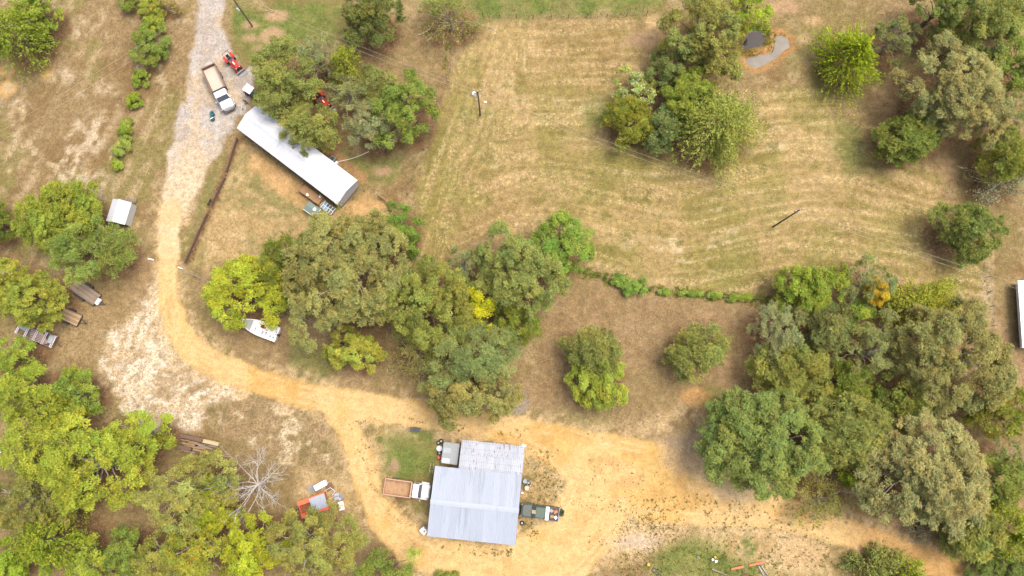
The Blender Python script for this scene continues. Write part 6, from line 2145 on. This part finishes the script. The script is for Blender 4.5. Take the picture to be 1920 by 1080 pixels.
for k, (u, v, l, rr, lb) in enumerate(((1427, 1070, 1.6, -1.1, 'pale blue-grey split post, left of the pair at the bottom edge'), (1433, 1069, 1.6, -1.0, 'pale blue-grey split post, right of the pair at the bottom edge'))):
    p = G(u, v, .1)
    tag(MB().box((0, 0, .1), (l, .16, .14), taper=.8).box((l * .3, .03, .2), (l * .3, .06, .05)).build('split_post', GREYSTEEL, None, loc=(p.x, p.y, 0), rot=(0, 0, rr)), lb, 'post')
# white scraps at the left edge of the lower left clearing
for k, (u, v, lb) in enumerate(((3, 846, 'white scrap sheet at the very left edge'), (12, 841, 'smaller white scrap right of the edge scrap'))):
    p = G(u, v)
    tag(MB().box((0, 0, .05), (.6 - .2 * k, .4, .02), rx=.1).box((.1, .1, .09), (.3, .2, .02), rz=.5, ry=.2).build('scrap_sheet', WHITE, None, loc=(p.x, p.y, 0), rot=(0, 0, .4 + k)), lb, 'scrap')
# short poles of dry wood on the lawn
for k, (a, c, lb) in enumerate((((497, 19), (512, 22.5), 'longer yellow pole lying on the lawn earth patch'), ((503, 16.5), (515, 21), 'shorter yellow pole lying on the lawn earth patch'))):
    a, c = G(*a, .2), G(*c, .2); d = c - a; m0 = (a + c) / 2
    tag(MB().tube([(-d.length / 2, 0, .12), (0, .02, .14), (d.length / 2, 0, .1)], [.07, .06, .05], 6).build('wood_pole', PALEBOARD, None, loc=(m0.x, m0.y, 0), rot=(0, 0, math.atan2(d.y, d.x))), lb, 'pole')

# ------------------------------------------------------------------ ground cover: uncountable tufts
TUFT = attr_mat('tuft', .9, .1, spec=.05)


def tufts(name, pts, cols, size, blades, label, flat=.35, seed=1):
    """many small grass tufts: each a fan of narrow blades"""
    rs = np.random.RandomState(seed)
    n = len(pts)
    m = blades
    a = rs.rand(n, m) * 6.283
    ln = size[:, None] * rs.uniform(.6, 1.4, (n, m))
    wd = ln * rs.uniform(.16, .3, (n, m))
    base = np.repeat(pts[:, None], m, 1) + np.stack([rs.normal(0, 1, (n, m)) * size[:, None] * .3, rs.normal(0, 1, (n, m)) * size[:, None] * .3, np.full((n, m), -.04)], -1)
    d = np.stack([np.cos(a), np.sin(a), np.full_like(a, flat) * rs.uniform(.4, 2.0, (n, m))], -1)
    s = np.stack([-np.sin(a), np.cos(a), np.zeros_like(a)], -1)
    V = np.stack([base - s * wd[..., None] * .5, base + s * wd[..., None] * .5, base + d * ln[..., None]], 2).reshape(-1, 3)
    F = np.arange(len(V), dtype=np.int32).reshape(-1, 3)
    cv = cols[:, None] * (1 + rs.normal(0, .14, (n, m, 1)))
    C = np.repeat(np.clip(cv, .004, .7).reshape(-1, 3), 3, 0).astype(np.float32)
    return tag(mesh_obj(name, np_mesh(name, V, F, TUFT, {'Col': C})), label, None, None, 'stuff')


rs = np.random.RandomState(21)
N = 190000
tx = rs.uniform(-86, 86, N); ty = rs.uniform(-28, 66, N)
gi = ground_at(tx, ty)
keep = (ROADM[gi] < .25) & (DRVM[gi] < .3) & (pond_d[gi] > .3) & (rs.rand(N) < .35 + .65 * sstep(.35, .6, fbm(tx, ty, 2.2, 500, 3)))
tx, ty, gi = tx[keep], ty[keep], gi[keep]
lum = C1[gi]
jit = rs.normal(0, .34, (len(gi), 1))
gcol = np.clip(lum * (1.04 + jit), .004, .7)
k = rs.rand(len(gi)) < .30
gcol[k] = gcol[k] * np.array([.82, .95, .70])
k = rs.rand(len(gi)) < .14
gcol[k] = gcol[k] * np.array([1.22, 1.20, 1.18])
tufts('dry_grass', np.stack([tx, ty, ZZ[gi]], 1), gcol, rs.uniform(.10, .30, len(gi)), 3, 'short dry grass covering the pastures', .3, 2)

# green lawn grass
N = 60000
tx = rs.uniform(-86, 86, N * 3); ty = rs.uniform(-28, 66, N * 3)
gi = ground_at(tx, ty)
green = (C1[gi][:, 1] > C1[gi][:, 0] * .92)
tx, ty, gi = tx[green], ty[green], gi[green]
gcol = C1[gi] * (1 + rs.normal(0, .2, (len(gi), 1))) * np.array([.92, 1.03, .85])
tufts('lawn_grass', np.stack([tx, ty, ZZ[gi]], 1), gcol, rs.uniform(.1, .24, len(gi)), 3, 'green lawn grass', .6, 3)

# weeds that dot the dirt yard and line the roads and fences
WEED = []
def scatter(poly, n, size, col, jitter=.2):
    P = W(poly)
    xs = [q[0] for q in P]; ys = [q[1] for q in P]
    x = rs.uniform(min(xs), max(xs), n * 4).astype(np.float32); y = rs.uniform(min(ys), max(ys), n * 4).astype(np.float32)
    ok = (sd_poly(x, y, P) < 0) & (rs.rand(len(x)) < sstep(.34, .60, fbm(x, y, 2.6, 900 + n, 3)))
    x, y = x[ok][:n], y[ok][:n]
    for a, c in zip(x, y):
        WEED.append((a, c, rs.uniform(*size), np.array(lin(*col)) * (1 + rs.normal(0, jitter))))

scatter([(985, 838), (1035, 845), (1050, 900), (1060, 930), (1040, 950), (985, 930)], 190, (.12, .4), (126, 124, 62))
scatter([(985, 900), (1100, 860), (1260, 870), (1320, 930), (1200, 960), (1060, 960)], 200, (.08, .28), (122, 108, 62))
scatter([(1150, 940), (1330, 925), (1430, 950), (1460, 990), (1300, 1000), (1160, 990)], 320, (.12, .40), (128, 118, 60))
scatter([(1100, 1000), (1240, 950), (1300, 1000), (1220, 1040), (1120, 1070)], 260, (.12, .36), (132, 116, 62))
scatter([(965, 975), (1010, 975), (1010, 1010), (985, 1020), (968, 1010)], 80, (.12, .38), (118, 124, 60))
scatter([(815, 1015), (960, 1028), (960, 1048), (830, 1035)], 90, (.12, .42), (112, 120, 50))
scatter([(655, 790), (720, 780), (712, 880), (690, 900), (650, 800)], 110, (.1, .3), (140, 112, 64))
scatter([(740, 780), (985, 806), (985, 822), (830, 806)], 90, (.12, .4), (130, 116, 58))
scatter([(690, 900), (725, 930), (800, 990), (760, 990), (700, 940)], 90, (.1, .3), (140, 126, 60))
scatter([(1440, 930), (1560, 970), (1560, 1070), (1440, 1060)], 200, (.12, .4), (120, 126, 56))
scatter([(190, 590), (300, 560), (340, 670), (520, 760), (420, 830), (220, 780)], 260, (.08, .24), (150, 120, 70))
scatter([(320, 110), (365, 100), (345, 250), (310, 330)], 90, (.1, .3), (158, 128, 80))
scatter([(450, 275), (560, 365), (470, 350), (440, 320)], 50, (.15, .4), (130, 128, 68))
scatter([(480, 320), (600, 420), (450, 480), (380, 470)], 150, (.12, .36), (138, 138, 78))
scatter([(300, 520), (330, 640), (420, 710), (400, 720), (310, 660), (290, 560)], 60, (.1, .26), (150, 126, 76))
scatter([(620, 770), (660, 880), (700, 990), (650, 1000), (600, 860)], 130, (.1, .3), (146, 122, 72))
scatter([(1160, 1030), (1480, 1000), (1480, 1085), (1150, 1085)], 360, (.15, .45), (118, 130, 54))
scatter([(1385, 95), (1440, 95), (1400, 108)], 40, (.2, .5), (140, 138, 50)); scatter([(1432, 45), (1456, 60), (1450, 96), (1436, 92)], 60, (.25, .6), (132, 134, 50))
for (u0, v0, u1, v1, n_, sz) in ((1096, 509, 1200, 540, 110, .8), (1200, 540, 1300, 552, 110, .8), (1300, 552, 1452, 563, 170, .8), (852, 92, 764, 366, 60, .4), (905, 31, 1212, 28, 50, .35), (344, 508, 640, 624, 40, .4), (1842, 484, 1862, 610, 40, .4), (842, 80, 834, 130, 30, .6)):
    for t in rs.rand(n_):
        q = G(u0 + (u1 - u0) * t, v0 + (v1 - v0) * t)
        WEED.append((q.x + rs.normal(0, .35), q.y + rs.normal(0, .35), rs.uniform(.2, sz), np.array(lin(124, 138, 52)) * (1 + rs.normal(0, .2))))
for t in rs.rand(170):
    q = G(447 - 97 * t, 262 + 232 * t)
    WEED.append((q.x + rs.normal(0, .22) + .25, q.y + rs.normal(0, .22), rs.uniform(.2, .5), np.array(lin(150, 122, 88)) * (1 + rs.normal(0, .25))))
wx = np.array([w[0] for w in WEED]); wy = np.array([w[1] for w in WEED]); wsz = np.array([w[2] for w in WEED]); wc = np.array([w[3] for w in WEED])
gi = ground_at(wx, wy)
tufts('weeds', np.stack([wx, wy, ZZ[gi] + .03], 1), wc * 1.3, wsz * .48, 14, 'scattered weeds on the dirt yard and along fences', .7, 4)

# pale stones scattered over the pasture
N = 500
sx_ = rs.uniform(-80, 80, N); sy_ = rs.uniform(-24, 60, N); gi = ground_at(sx_, sy_)
V, F, C = [], [], []
ico = [(0, 0, 1), (.9, 0, .4), (.28, .85, .4), (-.72, .53, .4), (-.72, -.53, .4), (.28, -.85, .4), (0, 0, -.4)]
icf = [(0, 1, 2), (0, 2, 3), (0, 3, 4), (0, 4, 5), (0, 5, 1), (6, 2, 1), (6, 3, 2), (6, 4, 3), (6, 5, 4), (6, 1, 5)]
for a, c, g_ in zip(sx_, sy_, gi):
    r = rs.uniform(.05, .17); o = len(V); sq = rs.uniform(.6, 1.4, 2)
    V += [(a + x * r * sq[0], c + y * r * sq[1], ZZ[g_] + z * r * .6) for x, y, z in ico]
    F += [(i + o, j + o, k_ + o) for i, j, k_ in icf]
    C += [np.array(lin(222, 204, 172)) * rs.uniform(.75, 1.1)] * 7
tag(mesh_obj('gravel_stones', np_mesh('gravel_stones', np.array(V), np.array(F), TUFT, {'Col': np.array(C, np.float32)})), 'pale loose stones', None, None, 'stuff')
